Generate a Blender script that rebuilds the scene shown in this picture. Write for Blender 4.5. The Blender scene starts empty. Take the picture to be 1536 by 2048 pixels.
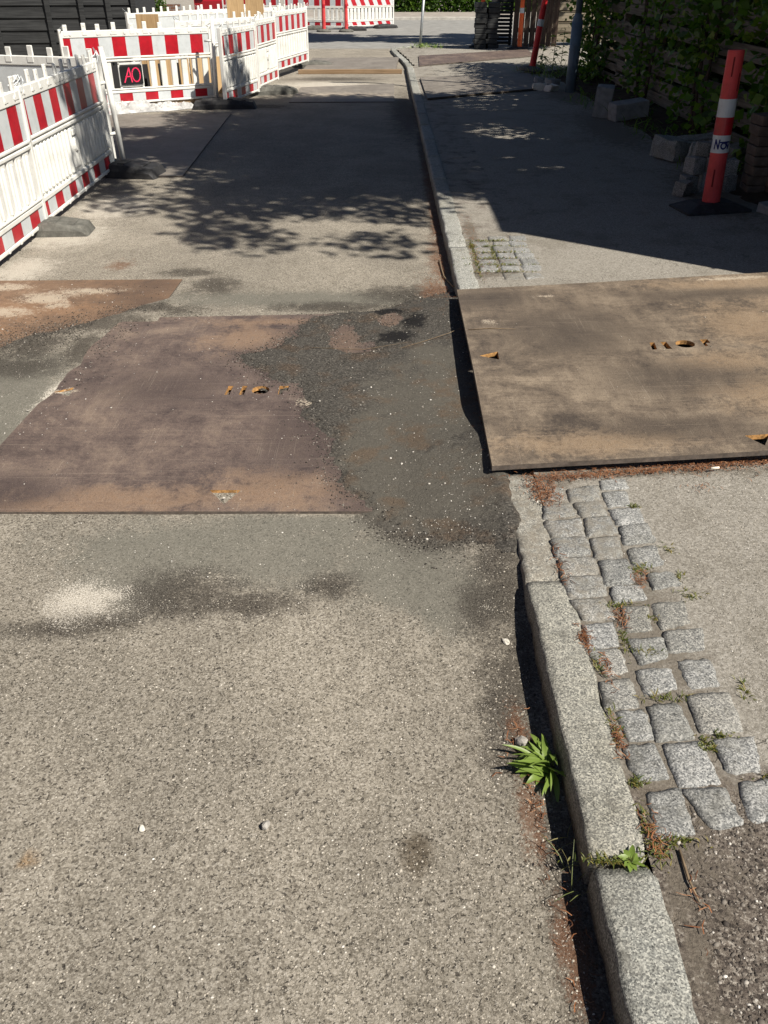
import bpy, bmesh, math, random
import numpy as np
from mathutils import Vector, Matrix, noise as mnoise
from mathutils.geometry import tessellate_polygon

random.seed(7); RNG = np.random.default_rng(11)
S = bpy.context.scene
C = S.collection
R = math.radians

# ------------------------------------------------------------------ camera, sky, sun, exposure
cam = bpy.data.cameras.new('camera'); cam_o = bpy.data.objects.new('camera', cam); C.objects.link(cam_o)
cam.sensor_fit = 'VERTICAL'; cam.sensor_height = 36.0; cam.sensor_width = 27.0
cam.lens = 36.0 * 1680 / 2048
cam_o.location = (0, 0, 1.6); cam_o.rotation_euler = (R(90 - 32.83), 0, 0)
cam.clip_start = 0.05; cam.clip_end = 500
S.camera = cam_o

SUN_EL, SUN_AZ = 50.0, 130.0            # degrees above the horizon; clockwise from +Y
w = bpy.data.worlds.new('World'); S.world = w; w.use_nodes = True
nt = w.node_tree
sky = nt.nodes.new('ShaderNodeTexSky'); sky.sky_type = 'NISHITA'; sky.sun_disc = False
sky.air_density = 0.65; sky.dust_density = 0.4; sky.sun_elevation = R(SUN_EL); sky.sun_rotation = R(SUN_AZ)
bg = nt.nodes['Background']; bg.inputs['Strength'].default_value = 0.05
nt.links.new(sky.outputs[0], bg.inputs[0])
sl = bpy.data.lights.new('sun', 'SUN'); sl.energy = 5.0; sl.angle = R(0.53); sl.color = (1.0, 0.935, 0.83)
so = bpy.data.objects.new('sun', sl); C.objects.link(so)
to_sun = Vector((math.sin(R(SUN_AZ)) * math.cos(R(SUN_EL)), math.cos(R(SUN_AZ)) * math.cos(R(SUN_EL)), math.sin(R(SUN_EL))))
so.rotation_euler = to_sun.to_track_quat('Z', 'Y').to_euler(); so.location = to_sun * 30
S.view_settings.view_transform = 'Standard'; S.view_settings.look = 'None'
S.view_settings.exposure = 0.66; S.view_settings.gamma = 1.0; S.view_settings.use_curve_mapping = False

# ------------------------------------------------------------------ helpers: scene objects
def tag(o, label=None, cat=None, group=None, kind=None):
    if label: o['label'] = label
    if cat: o['category'] = cat
    if group: o['group'] = group
    if kind: o['kind'] = kind
    return o
def empty(name, loc=(0, 0, 0), rz=0.0):
    o = bpy.data.objects.new(name, None); C.objects.link(o); o.location = loc; o.rotation_euler = (0, 0, rz)
    o.empty_display_size = 0.1
    return o
def link(name, me, parent=None, loc=None, rot=None):
    o = bpy.data.objects.new(name, me); C.objects.link(o)
    if parent: o.parent = parent
    if loc: o.location = loc
    if rot: o.rotation_euler = rot
    return o
def copy_tree(o, parent=None):
    c = o.copy(); C.objects.link(c); c.parent = parent
    for ch in list(o.children): copy_tree(ch, c)
    return c

class MB:
    """collects faces; build() links them as one mesh object"""
    def __init__(s): s.v = []; s.f = []; s.m = []
    def face(s, idx, mi=0): s.f.append(tuple(idx)); s.m.append(mi)
    def box(s, x0, x1, y0, y1, z0, z1, mi=0, ch=0.0):
        if ch <= 0:
            b = len(s.v)
            s.v += [(x0, y0, z0), (x1, y0, z0), (x1, y1, z0), (x0, y1, z0), (x0, y0, z1), (x1, y0, z1), (x1, y1, z1), (x0, y1, z1)]
            for q in ((0, 3, 2, 1), (4, 5, 6, 7), (0, 1, 5, 4), (1, 2, 6, 5), (2, 3, 7, 6), (3, 0, 4, 7)): s.face([b + i for i in q], mi)
        else:
            bm = bmesh.new(); bmesh.ops.create_cube(bm, size=1)
            for v in bm.verts: v.co = Vector(((x0 + x1) / 2 + v.co.x * (x1 - x0), (y0 + y1) / 2 + v.co.y * (y1 - y0), (z0 + z1) / 2 + v.co.z * (z1 - z0)))
            bmesh.ops.bevel(bm, geom=bm.edges[:], offset=ch, segments=1, affect='EDGES')
            s.bm(bm, mi)
        return s
    def bm(s, bm, mi=0):
        b = len(s.v); bm.verts.index_update()
        s.v += [tuple(v.co) for v in bm.verts]
        for f in bm.faces: s.face([b + v.index for v in f.verts], mi)
        bm.free(); return s
    def tube(s, pts, rad, n=8, mi=0, caps=True):
        rads = rad if isinstance(rad, (list, tuple)) else [rad] * len(pts)
        P = [Vector(p) for p in pts]; rings = []
        ref = None
        for i, p in enumerate(P):
            d = (P[min(i + 1, len(P) - 1)] - P[max(i - 1, 0)]).normalized()
            if ref is None:
                ref = Vector((0, 0, 1)) if abs(d.z) < 0.9 else Vector((1, 0, 0))
            a = d.cross(ref).normalized(); c = a.cross(d).normalized(); ref = c
            b = len(s.v); rings.append(b)
            for k in range(n):
                t = 2 * math.pi * k / n
                s.v.append(tuple(p + (a * math.cos(t) + c * math.sin(t)) * rads[i]))
        for i in range(len(P) - 1):
            for k in range(n):
                k2 = (k + 1) % n
                s.face((rings[i] + k, rings[i] + k2, rings[i + 1] + k2, rings[i + 1] + k), mi)
        if caps:
            s.face([rings[0] + k for k in range(n)][::-1], mi); s.face([rings[-1] + k for k in range(n)], mi)
        return s
    def loft(s, rings, mi=0, caps=True):
        n = len(rings[0]); bs = []
        for r in rings: bs.append(len(s.v)); s.v += [tuple(p) for p in r]
        for i in range(len(rings) - 1):
            for k in range(n):
                k2 = (k + 1) % n; s.face((bs[i] + k, bs[i] + k2, bs[i + 1] + k2, bs[i + 1] + k), mi)
        if caps:
            s.face([bs[0] + k for k in range(n)][::-1], mi); s.face([bs[-1] + k for k in range(n)], mi)
        return s
    def quad(s, a, b, c, d, mi=0):
        i = len(s.v); s.v += [tuple(a), tuple(b), tuple(c), tuple(d)]; s.face((i, i + 1, i + 2, i + 3), mi); return s
    def mesh(s, name, mats, smooth=False):
        me = bpy.data.meshes.new(name); me.from_pydata(s.v, [], s.f)
        for m in (mats if isinstance(mats, (list, tuple)) else [mats]): me.materials.append(m)
        me.polygons.foreach_set('material_index', s.m)
        if smooth: me.polygons.foreach_set('use_smooth', [True] * len(me.polygons))
        me.update(); return me
    def build(s, name, mats, parent=None, smooth=False, loc=None, rot=None):
        return link(name, s.mesh(name, mats, smooth), parent, loc, rot)

def np_mesh(name, V, F, mat, smooth=False):
    me = bpy.data.meshes.new(name); V = np.asarray(V, np.float32); F = np.asarray(F, np.int32); k = F.shape[1]
    me.vertices.add(len(V)); me.vertices.foreach_set('co', V.ravel())
    me.loops.add(F.size); me.loops.foreach_set('vertex_index', F.ravel())
    me.polygons.add(len(F)); me.polygons.foreach_set('loop_start', np.arange(len(F), dtype=np.int32) * k)
    me.polygons.foreach_set('loop_total', np.full(len(F), k, np.int32))
    if smooth: me.polygons.foreach_set('use_smooth', np.ones(len(F), bool))
    for m in (mat if isinstance(mat, (list, tuple)) else [mat]): me.materials.append(m)
    me.update(calc_edges=True); me.validate(); return me

# smooth value noise on arrays
def vnoise(x, y, seed=0):
    xi = np.floor(x).astype(np.int64); yi = np.floor(y).astype(np.int64); fx = x - xi; fy = y - yi
    fx = fx * fx * (3 - 2 * fx); fy = fy * fy * (3 - 2 * fy)
    def h(a, b):
        n = (a * 374761393 + b * 668265263 + seed * 974634777) & 0x7fffffff
        n = ((n ^ (n >> 13)) * 1274126177) & 0x7fffffff
        return ((n ^ (n >> 16)) & 0xffff) / 65535.0
    return (h(xi, yi) * (1 - fx) + h(xi + 1, yi) * fx) * (1 - fy) + (h(xi, yi + 1) * (1 - fx) + h(xi + 1, yi + 1) * fx) * fy
def fbm(x, y, seed=0, oct=4):
    r = 0; a = .5
    for i in range(oct): r = r + a * vnoise(x * 2 ** i, y * 2 ** i, seed + i); a *= .5
    return r
def blobs(X, Y, L):
    r = np.zeros_like(X)
    for cx, cy, rx, ry in L:
        d = ((X - cx) / rx) ** 2 + ((Y - cy) / ry) ** 2
        r = np.maximum(r, np.exp(-d * 0.75))
    return r

# ------------------------------------------------------------------ helpers: materials
class NT:
    def __init__(s, name, dim='3D'):
        s.dim = dim
        s.m = bpy.data.materials.new(name); s.m.use_nodes = True; s.t = s.m.node_tree
        s.b = s.t.nodes['Principled BSDF']; s.b.inputs['Specular IOR Level'].default_value = 0.3
        tc = s.t.nodes.new('ShaderNodeTexCoord'); s.co = tc.outputs['Object']
    def n(s, typ, ins=None, **kw):
        nd = s.t.nodes.new(typ)
        for k, v in kw.items(): setattr(nd, k, v)
        for k, v in (ins or {}).items(): s.set(nd.inputs[k], v)
        return nd
    def set(s, inp, v):
        if isinstance(v, bpy.types.NodeSocket): s.t.links.new(v, inp)
        else: inp.default_value = v
    def noise(s, scale, detail=4, rough=.55, co=None, dist=0):
        return s.n('ShaderNodeTexNoise', {'Vector': co or s.co, 'Scale': scale, 'Detail': detail, 'Roughness': rough, 'Distortion': dist}, noise_dimensions=s.dim).outputs[0]
    def vor(s, scale, co=None, feat='F1', rnd=1.0):
        return s.n('ShaderNodeTexVoronoi', {'Vector': co or s.co, 'Scale': scale, 'Randomness': rnd}, feature=feat, voronoi_dimensions=s.dim)
    def ramp(s, fac, stops, interp='LINEAR'):
        nd = s.n('ShaderNodeValToRGB', {'Fac': fac}); cr = nd.color_ramp; cr.interpolation = interp
        while len(cr.elements) < len(stops): cr.elements.new(0.5)
        for e, (p, c) in zip(cr.elements, stops):
            e.position = p; e.color = (*c, 1) if isinstance(c, tuple) else (c, c, c, 1)
        return nd.outputs[0]
    def mix(s, fac, a, b, mode='MIX'):
        nd = s.n('ShaderNodeMix', data_type='RGBA', blend_type=mode)
        s.set(nd.inputs[0], fac)
        for i, v in ((6, a), (7, b)): s.set(nd.inputs[i], (*v, 1) if isinstance(v, tuple) and len(v) == 3 else v)
        return nd.outputs[2]
    def math(s, op, a, b=0.0, c=0.0, clamp=False):
        nd = s.n('ShaderNodeMath', operation=op, use_clamp=clamp)
        s.set(nd.inputs[0], a); s.set(nd.inputs[1], b); s.set(nd.inputs[2], c); return nd.outputs[0]
    def step(s, v, lo, hi):
        nd = s.n('ShaderNodeMapRange', {'Value': v, 'From Min': lo, 'From Max': hi}, interpolation_type='SMOOTHSTEP'); return nd.outputs[0]
    def attr(s, name): return s.n('ShaderNodeAttribute', attribute_name=name).outputs['Fac']
    def scale(s, sx, sy, sz, rot=(0, 0, 0)):
        return s.n('ShaderNodeMapping', {'Vector': s.co, 'Scale': (sx, sy, sz), 'Rotation': rot}).outputs[0]
    def bump(s, h, dist=.002, strength=1.0, normal=None):
        ins = {'Height': h, 'Distance': dist, 'Strength': strength}
        if normal is not None: ins['Normal'] = normal
        return s.n('ShaderNodeBump', ins).outputs[0]
    def rand(s): return s.n('ShaderNodeNewGeometry').outputs['Random Per Island']
    def objrand(s): return s.n('ShaderNodeObjectInfo').outputs['Random']
    def done(s, col, rough=.8, normal=None, spec=None, metal=None):
        s.set(s.b.inputs['Base Color'], (*col, 1) if isinstance(col, tuple) and len(col) == 3 else col)
        s.set(s.b.inputs['Roughness'], rough)
        if normal is not None: s.set(s.b.inputs['Normal'], normal)
        if spec is not None: s.b.inputs['Specular IOR Level'].default_value = spec
        if metal is not None: s.set(s.b.inputs['Metallic'], metal)
        return s.m

def stones(t, scale, cols, pin=.5):
    """aggregate: small stones of random tones, uneven binder and pin holes between them; returns colour, height"""
    wn = t.n('ShaderNodeTexNoise', {'Vector': t.co, 'Scale': scale * .8, 'Detail': 2.0, 'Roughness': .7}, noise_dimensions=t.dim)
    wob = t.n('ShaderNodeVectorMath', operation='MULTIPLY_ADD'); t.set(wob.inputs[0], wn.outputs['Color'])
    wob.inputs[1].default_value = (2.2 / scale, 2.2 / scale, 0); t.set(wob.inputs[2], t.co)
    v = t.vor(scale, wob.outputs[0]); r = t.n('ShaderNodeSeparateColor', {0: v.outputs['Color']})
    n = t.noise(scale * .55, 4, .82); n3 = t.noise(scale * .2, 3, .75)
    f = t.math('ADD', t.math('MULTIPLY', r.outputs[0], .5), t.math('MULTIPLY', n, .55))
    f = t.math('SUBTRACT', f, t.math('MULTIPLY', t.step(v.outputs['Distance'], .35, .8), .14))
    col = t.ramp(f, cols)
    hole = t.math('MULTIPLY', t.math('MAXIMUM', t.step(n, .62, .74), t.step(n3, .60, .72)), pin)
    h = t.math('SUBTRACT', t.math('ADD', t.math('MULTIPLY', n, 1.5), t.math('MULTIPLY', r.outputs[1], .28)), t.math('MULTIPLY', hole, 1.1))
    h = t.math('SUBTRACT', h, t.math('MULTIPLY', v.outputs['Distance'], .2))
    return col, h, hole

def mat_road():
    t = NT('weathered_asphalt', '2D')
    col, h, hole = stones(t, 230, [(.22, (.138, .121, .097)), (.38, (.233, .209, .169)), (.55, (.316, .285, .235)), (.72, (.390, .354, .297)), (.92, (.549, .519, .457))], .5)
    wq = t.n('ShaderNodeTexNoise', {'Vector': t.co, 'Scale': 70.0, 'Detail': 2.0}, noise_dimensions='2D'); wa = t.n('ShaderNodeVectorMath', operation='MULTIPLY_ADD'); t.set(wa.inputs[0], wq.outputs['Color']); wa.inputs[1].default_value = (.022, .022, 0); t.set(wa.inputs[2], t.co)
    pv = t.vor(105, wa.outputs[0]); ps = t.n('ShaderNodeSeparateColor', {0: pv.outputs['Color']})
    pit = t.math('MULTIPLY', t.step(t.math('ADD', pv.outputs['Distance'], t.math('MULTIPLY', ps.outputs[1], .22)), .36, .24), t.step(ps.outputs[0], .60, .66))
    hole = t.math('MAXIMUM', t.math('MULTIPLY', hole, .7), pit); h = t.math('SUBTRACT', h, t.math('MULTIPLY', pit, 1.6))
    col = t.mix(t.math('MULTIPLY', hole, .85, clamp=True), col, (.055, .048, .04))  # small shadows of the pin holes and pits are mixed into the colour
    n1 = t.noise(1.6, 5, .6); n2 = t.noise(9, 4, .65)
    col = t.mix(t.step(n1, .35, .7), t.mix(1.0, col, (.80, .80, .80), 'MULTIPLY'), col)
    col = t.mix(t.math('MULTIPLY', t.step(n2, .5, .7), .35), col, t.mix(1.0, col, (.55, .53, .50), 'MULTIPLY'))
    # the carriageway is greyer and less dusty towards the kerb
    wear = t.math('ADD', t.math('ADD', t.math('MULTIPLY', t.noise(120, 3, .8), .75), t.math('MULTIPLY', t.noise(24, 4, .75), .6)), t.math('MULTIPLY', n2, .6))
    def mask(name, lo, hi): return t.step(t.math('ADD', t.attr(name), t.math('MULTIPLY', t.math('SUBTRACT', wear, .975), 1.3)), lo, hi)
    fn = t.noise(260, 2)
    fcol = t.mix(fn, (.072, .071, .060), (.155, .150, .126)); fm = mask('fine', .12, .78)
    col = t.mix(t.math('MULTIPLY', fm, .75), col, fcol)
    dcol = t.mix(t.step(fn, .35, .75), t.mix(1.0, col, (.20, .19, .18), 'MULTIPLY'), (.085, .075, .064))
    dm = mask('dark', .30, .95)
    col = t.mix(t.math('MULTIPLY', dm, .9), col, dcol)
    rm = t.math('MULTIPLY', mask('rust', .40, .85), .6)
    col = t.mix(rm, col, t.mix(fn, (.05, .025, .015), (.24, .11, .055)))
    sm = t.step(t.math('ADD', t.attr('sand'), t.math('ADD', t.math('MULTIPLY', t.math('SUBTRACT', wear, .975), 1.6), t.math('MULTIPLY', t.math('SUBTRACT', t.noise(210, 2, .8), .5), 2.0))), .35, .75)
    col = t.mix(t.math('MULTIPLY', sm, .8), col, t.mix(t.step(fn, .3, .7), (.32, .285, .23), (.66, .62, .55)))
    om = t.math('MULTIPLY', t.step(t.math('ADD', t.attr('spot'), t.math('MULTIPLY', t.math('SUBTRACT', wear, .975), .6)), .3, .85), .75)
    col = t.mix(om, col, t.mix(1.0, col, (.34, .29, .23), 'MULTIPLY'))
    om2 = t.math('MULTIPLY', t.step(t.attr('ochre'), .3, .85), .6)
    col = t.mix(om2, col, t.mix(1.0, col, (1.0, .62, .25), 'MULTIPLY'))
    hh = t.math('MULTIPLY', h, t.math('SUBTRACT', 1.0, t.math('MULTIPLY', fm, .6)))
    return t.done(col, .9, t.bump(hh, .0032, .85), .2)

def mat_patch():
    t = NT('cold_mix_asphalt', '2D')
    c1, h, hole = stones(t, 200, [(.1, (.022, .02, .018)), (.4, (.05, .046, .04)), (.7, (.10, .092, .08)), (.92, (.24, .22, .19)), (1, (.5, .47, .42))])
    n9 = t.noise(9, 5, .7)
    c2 = t.mix(t.noise(280, 2), (.082, .075, .062), (.152, .139, .114))
    m = t.step(t.math('ADD', t.attr('fine'), t.math('MULTIPLY', t.math('SUBTRACT', n9, .5), 1.3)), .25, .8)
    col = t.mix(t.math('MULTIPLY', m, .62), c1, c2)
    col = t.mix(t.math('MULTIPLY', t.step(t.noise(5, 5, .65), .5, .7), .4), col, t.mix(1.0, col, (1.3, .85, .55), 'MULTIPLY'))
    oil = t.step(t.math('ADD', t.attr('oil'), t.math('MULTIPLY', t.math('SUBTRACT', t.noise(40, 5, .75), .5), 1.2)), .35, .75)
    col = t.mix(oil, col, (.012, .011, .011))
    return t.done(col, .85, t.bump(h, .004, .9), .2)

def mat_pavement():
    t = NT('pavement_asphalt', '2D')
    col, h, hole = stones(t, 190, [(.1, (.123, .113, .094)), (.35, (.220, .203, .174)), (.6, (.290, .270, .235)), (.85, (.378, .356, .320)), (1, (.510, .495, .461))], .6)
    c2, h2, _ = stones(t, 185, [(.2, (.035, .030, .027)), (.4, (.095, .078, .066)), (.66, (.18, .155, .13)), (.80, (.34, .31, .27)), (.9, (.70, .67, .62))])
    m = t.step(t.math('ADD', t.attr('coarse'), t.math('MULTIPLY', t.math('SUBTRACT', t.noise(6, 5, .7), .5), 1.0)), .35, .65)
    col = t.mix(m, col, c2)
    w2 = t.n('ShaderNodeTexNoise', {'Vector': t.co, 'Scale': 6.0, 'Detail': 5}, noise_dimensions='2D')
    ad = t.n('ShaderNodeVectorMath', operation='MULTIPLY_ADD'); t.set(ad.inputs[0], w2.outputs['Color']); ad.inputs[1].default_value = (.30, .30, 0); t.set(ad.inputs[2], t.co)
    cr = t.vor(2.6, ad.outputs[0], 'DISTANCE_TO_EDGE')
    cm = t.math('MULTIPLY', t.step(cr.outputs['Distance'], .010, .003), t.step(t.noise(1.6, 3), .44, .56))
    col = t.mix(t.math('MULTIPLY', cm, .55), col, (.07, .06, .048))
    col = t.mix(t.math('MULTIPLY', t.step(t.noise(2.2, 5, .7), .48, .72), .45), col, t.mix(1.0, col, (.55, .53, .48), 'MULTIPLY'))
    dm = t.step(t.math('ADD', t.attr('dark'), t.math('MULTIPLY', t.math('SUBTRACT', t.noise(16, 5, .75), .5), 1.5)), .35, .85)
    col = t.mix(t.math('MULTIPLY', dm, .75), col, t.mix(t.noise(150, 3), (.060, .050, .040), (.195, .168, .132)))
    hh = t.math('SUBTRACT', t.n('ShaderNodeMix', {0: m, 2: h, 3: h2}).outputs[0], cm)
    return t.done(col, .9, t.bump(hh, .0032, .85), .18)

def mat_granite(name, dirt=.0, tint=(1, 1, 1), warm=0.0):
    t = NT(name)
    v = t.vor(330); r = t.n('ShaderNodeSeparateColor', {0: v.outputs['Color']})
    n = t.noise(160, 4, .7)
    f = t.math('ADD', t.math('MULTIPLY', r.outputs[0], .55), t.math('MULTIPLY', n, .55))
    col = t.ramp(f, [(.22, (.055, .057, .058)), (.42, (.155, .158, .157)), (.6, (.25, .252, .244)), (.84, (.45, .445, .425))])
    col = t.mix(1.0, col, tint, 'MULTIPLY')
    col = t.mix(t.math('MULTIPLY', t.step(t.objrand(), .1, 1), .6), col, t.mix(1.0, col, (.66, .66, .64), 'MULTIPLY'))
    col = t.mix(t.math('MULTIPLY', t.step(t.math('FRACT', t.math('MULTIPLY', t.objrand(), 7.3)), .6, 1), .5), col, t.mix(1.0, col, (.96, .90, .80), 'MULTIPLY'))
    # lichen / dust veil and pits
    col = t.mix(t.math('MULTIPLY', t.step(t.noise(14, 6, .7), .46, .7), .35 + dirt * .4), col, (.225, .22, .195))
    col = t.mix(t.math('MULTIPLY', t.step(t.noise(18, 5, .7), .52, .68), .5), col, (.085, .082, .07))
    col = t.mix(t.math('MULTIPLY', t.step(t.noise(5, 4, .7), .48, .66), .35), col, t.mix(1.0, col, (.62, .60, .54), 'MULTIPLY'))
    if dirt: col = t.mix(t.math('MULTIPLY', t.step(t.noise(30, 6, .75), .4, .62), dirt), col, t.mix(t.noise(200, 2), (.07, .062, .05), (.30, .27, .22)))
    pit = t.step(t.vor(55).outputs['Distance'], .10, .04)
    col = t.mix(t.math('MULTIPLY', pit, .7), col, (.03, .03, .028))
    h = t.math('SUBTRACT', t.math('ADD', t.noise(90, 5, .7), t.math('MULTIPLY', t.noise(24, 3), .8)), t.math('MULTIPLY', pit, .6))
    return t.done(col, .82, t.bump(h, .006, .75), .3)

def mat_plate(name, dark, mid, pale, orange, wgt=.5):
    t = NT(name, '2D')
    n1 = t.noise(2.3, 6, .68, dist=.5); n2 = t.noise(8, 7, .74, dist=.4); n3 = t.noise(45, 4, .75)
    st = t.noise(1.0, 6, .7, co=t.scale(16, 1.6, 1, (0, 0, .4))); st2 = t.noise(1.0, 6, .75, co=t.scale(3, 30, 1, (0, 0, .08)))
    f = t.math('ADD', t.math('ADD', t.math('MULTIPLY', n1, .4), t.math('MULTIPLY', n2, .3)), t.math('ADD', t.math('MULTIPLY', st, .12), t.math('MULTIPLY', n3, .18)))
    col = t.ramp(f, [(.38, dark), (.5, mid), (.62, pale)])
    col = t.mix(t.math('MULTIPLY', t.step(st2, .5, .72), .3), col, dark)
    edge = t.math('ADD', t.math('MULTIPLY', t.math('SUBTRACT', n2, .5), 1.5), t.math('MULTIPLY', t.math('SUBTRACT', n3, .5), 1.0))
    om = t.step(t.math('ADD', t.attr('rust'), edge), .25, 1.0)
    col = t.mix(t.math('MULTIPLY', om, wgt), col, t.mix(n3, orange, pale))
    dm = t.step(t.math('ADD', t.attr('dark'), edge), .25, 1.0)
    col = t.mix(t.math('MULTIPLY', dm, .65), col, dark)
    sm = t.step(t.math('ADD', t.attr('sand'), t.math('ADD', edge, t.math('MULTIPLY', t.math('SUBTRACT', t.noise(140, 2), .5), 1.0))), .45, .85)
    col = t.mix(t.math('MULTIPLY', sm, .8), col, t.mix(t.noise(220, 2), (.28, .23, .165), (.52, .46, .38)))
    sc = t.noise(1.0, 2, .5, co=t.scale(1.2, 150, 1, (0, 0, 1.2)))
    col = t.mix(t.math('MULTIPLY', t.step(sc, .66, .72), .2), col, (.32, .265, .21))
    sc2 = t.noise(1.0, 2, .5, co=t.scale(260, 2.2, 1, (0, 0, .5)))
    col = t.mix(t.math('MULTIPLY', t.math('MULTIPLY', t.step(sc2, .68, .73), t.step(n1, .45, .6)), .3), col, (.38, .33, .27))
    spk = t.noise(110, 3, .8)
    col = t.mix(t.math('MULTIPLY', t.step(spk, .62, .70), .65), col, (.03, .024, .02))
    col = t.mix(t.math('MULTIPLY', t.step(spk, .33, .26), .5), col, (.36, .30, .23))
    fine = t.noise(260, 3, .75)
    col = t.mix(.5, col, t.mix(t.step(fine, .3, .7), t.mix(1.0, col, (.45, .45, .45), 'MULTIPLY'), t.mix(1.0, col, (1.55, 1.52, 1.48), 'MULTIPLY')))
    b = t.bump(t.math('ADD', t.math('MULTIPLY', fine, .5), t.math('ADD', n2, n3)), .0022, .6)
    return t.done(col, t.math('ADD', .55, t.math('MULTIPLY', n2, .25)), b, .3, .08)

def mat_simple(name, col, rough=.6, var=.25, scale=8, spec=.3, dirt=None, bump=0.0, metal=0.0, objvar=0.0):
    t = NT(name)
    c = t.mix(t.step(t.noise(scale, 5, .65), .3, .7), tuple(max(0, x * (1 - var)) for x in col), tuple(min(1, x * (1 + var * .6)) for x in col))
    if objvar: c = t.mix(t.math('MULTIPLY', t.objrand(), objvar), c, t.mix(1.0, c, (.35, .33, .3), 'MULTIPLY'))
    if dirt: c = t.mix(t.math('MULTIPLY', t.step(t.noise(scale * 1.7, 7, .75), .5, .75), dirt[1]), c, dirt[0])
    nrm = t.bump(t.noise(scale * 12, 4, .7), bump, .7) if bump else None
    return t.done(c, rough, nrm, spec, metal)

def mat_wood(name, a, b, axis='z', rough=.75, objvar=.35):
    t = NT(name)
    s = {'x': (1.5, 40, 40), 'y': (40, 1.5, 40), 'z': (40, 40, 1.5)}[axis]
    g = t.noise(1, 6, .65, co=t.scale(*s), dist=.5)
    c = t.mix(t.step(g, .3, .7), a, b)
    c = t.mix(t.math('MULTIPLY', t.objrand(), objvar), c, t.mix(1.0, c, (.4, .4, .4), 'MULTIPLY'))
    c = t.mix(t.math('MULTIPLY', t.step(t.noise(3, 5, .6), .5, .7), .3), c, t.mix(1.0, c, (.55, .55, .52), 'MULTIPLY'))
    return t.done(c, rough, t.bump(g, .003, .6), .25)

def mat_leaf(name, a, b, c3=None, trans=.35, rough=.5):
    t = NT(name)
    r = t.rand()
    col = t.ramp(r, [(0, a), (.7, b), (1, c3 or b)])
    col = t.mix(t.math('MULTIPLY', t.noise(1.2, 3), .4), col, t.mix(1.0, col, (.6, .65, .5), 'MULTIPLY'))
    m = t.done(col, rough, None, .4)
    tr = t.n('ShaderNodeBsdfTranslucent', {'Color': t.mix(1.0, col, (1.3, 1.5, .6), 'MULTIPLY')})
    mx = t.n('ShaderNodeMixShader', {'Fac': trans}); t.set(mx.inputs[1], t.b.outputs[0]); t.set(mx.inputs[2], tr.outputs[0])
    t.t.links.new(mx.outputs[0], t.t.nodes['Material Output'].inputs['Surface'])
    return m

def mat_random(name, stops, rough=.85, bump=0):
    t = NT(name); col = t.ramp(t.rand(), stops)
    col = t.mix(.3, col, t.mix(t.noise(120, 3), t.mix(1.0, col, (.5, .5, .5), 'MULTIPLY'), col))
    return t.done(col, rough, None, .25)

M = {}
M['road'] = mat_road(); M['patch'] = mat_patch(); M['pave'] = mat_pavement()
M['sett'] = mat_granite('granite_sett'); M['sett_dirty'] = mat_granite('granite_sett_dusty', .65)
M['kerb'] = mat_granite('granite_kerb', .12, (1.22, 1.22, 1.16)); M['kerb_dirty'] = mat_granite('granite_kerb_dusty', .85, (1.15, 1.1, 1.0))
M['plate1'] = mat_plate('purple_brown_steel', (.060, .045, .042), (.120, .090, .078), (.200, .152, .120), (.27, .165, .092), .7)
M['plate2'] = mat_plate('tan_brown_steel', (.062, .050, .041), (.140, .111, .084), (.250, .202, .150), (.31, .205, .115), .6)
M['plate0'] = mat_plate('orange_rusty_steel', (.094, .064, .047), (.155, .099, .064), (.227, .146, .094), (.274, .151, .076), .6)
M['plate3'] = mat_plate('dusty_grey_steel', (.136, .119, .102), (.187, .170, .149), (.255, .230, .200), (.230, .170, .119), .3)
M['rust_cut'] = mat_simple('bright_rust_cut', (.42, .23, .085), .85, .5, 60, .2, ((.08, .04, .02), .4), .002)
M['steel_edge'] = mat_simple('dark_steel_edge', (.10, .082, .068), .6, .4, 30, .4, ((.22, .15, .10), .5), .001)
M['white'] = mat_simple('white_plastic', (.70, .70, .665), .45, .10, 4, .35, ((.34, .32, .27), .5))
M['white_foil'] = mat_simple('white_reflective_foil', (.53, .56, .57), .35, .08, 7, .5, ((.28, .28, .26), .4))
M['red_foil'] = mat_simple('red_reflective_foil', (.40, .010, .020), .35, .2, 7, .5, ((.17, .03, .03), .45))
M['rubber'] = mat_simple('black_rubber', (.028, .028, .03), .7, .4, 14, .3, ((.10, .095, .085), .5), .003)
M['rubber_grey'] = mat_simple('dusty_grey_rubber', (.12, .118, .105), .85, .35, 12, .2, ((.24, .23, .20), .6), .004)
M['bollard'] = mat_simple('faded_red_plastic', (.58, .062, .062), .5, .2, 6, .3, ((.33, .06, .055), .5))
M['bollard_dark'] = mat_simple('red_plastic', (.52, .02, .025), .45, .15, 5, .35)
M['orange'] = mat_simple('orange_red_plastic', (.78, .13, .03), .45, .12, 5, .35)
M['slot'] = mat_simple('slot_shadow_red', (.16, .012, .012), .8, .2, 8)
M['ink'] = mat_simple('dark_blue_print', (.012, .02, .11), .5, .1, 5)
M['black'] = mat_simple('black_board', (.012, .012, .013), .5, .3, 10)
M['pink'] = mat_simple('pink_paint', (.80, .035, .11), .5, .1, 5)
M['galv'] = mat_simple('galvanised_steel', (.33, .35, .36), .45, .2, 9, .5, None, 0, .5)
M['lamp'] = mat_simple('blue_grey_paint', (.115, .16, .20), .5, .2, 5, .4, ((.07, .09, .10), .4))
M['tar'] = mat_wood('black_tarred_board', (.016, .017, .018), (.05, .052, .053), 'x', .7)
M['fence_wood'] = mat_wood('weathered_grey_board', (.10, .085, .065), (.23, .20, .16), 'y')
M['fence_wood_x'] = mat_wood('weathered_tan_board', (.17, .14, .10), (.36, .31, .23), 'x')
M['brown_wood'] = mat_wood('brown_stained_board', (.045, .03, .022), (.11, .075, .055), 'z')
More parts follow.
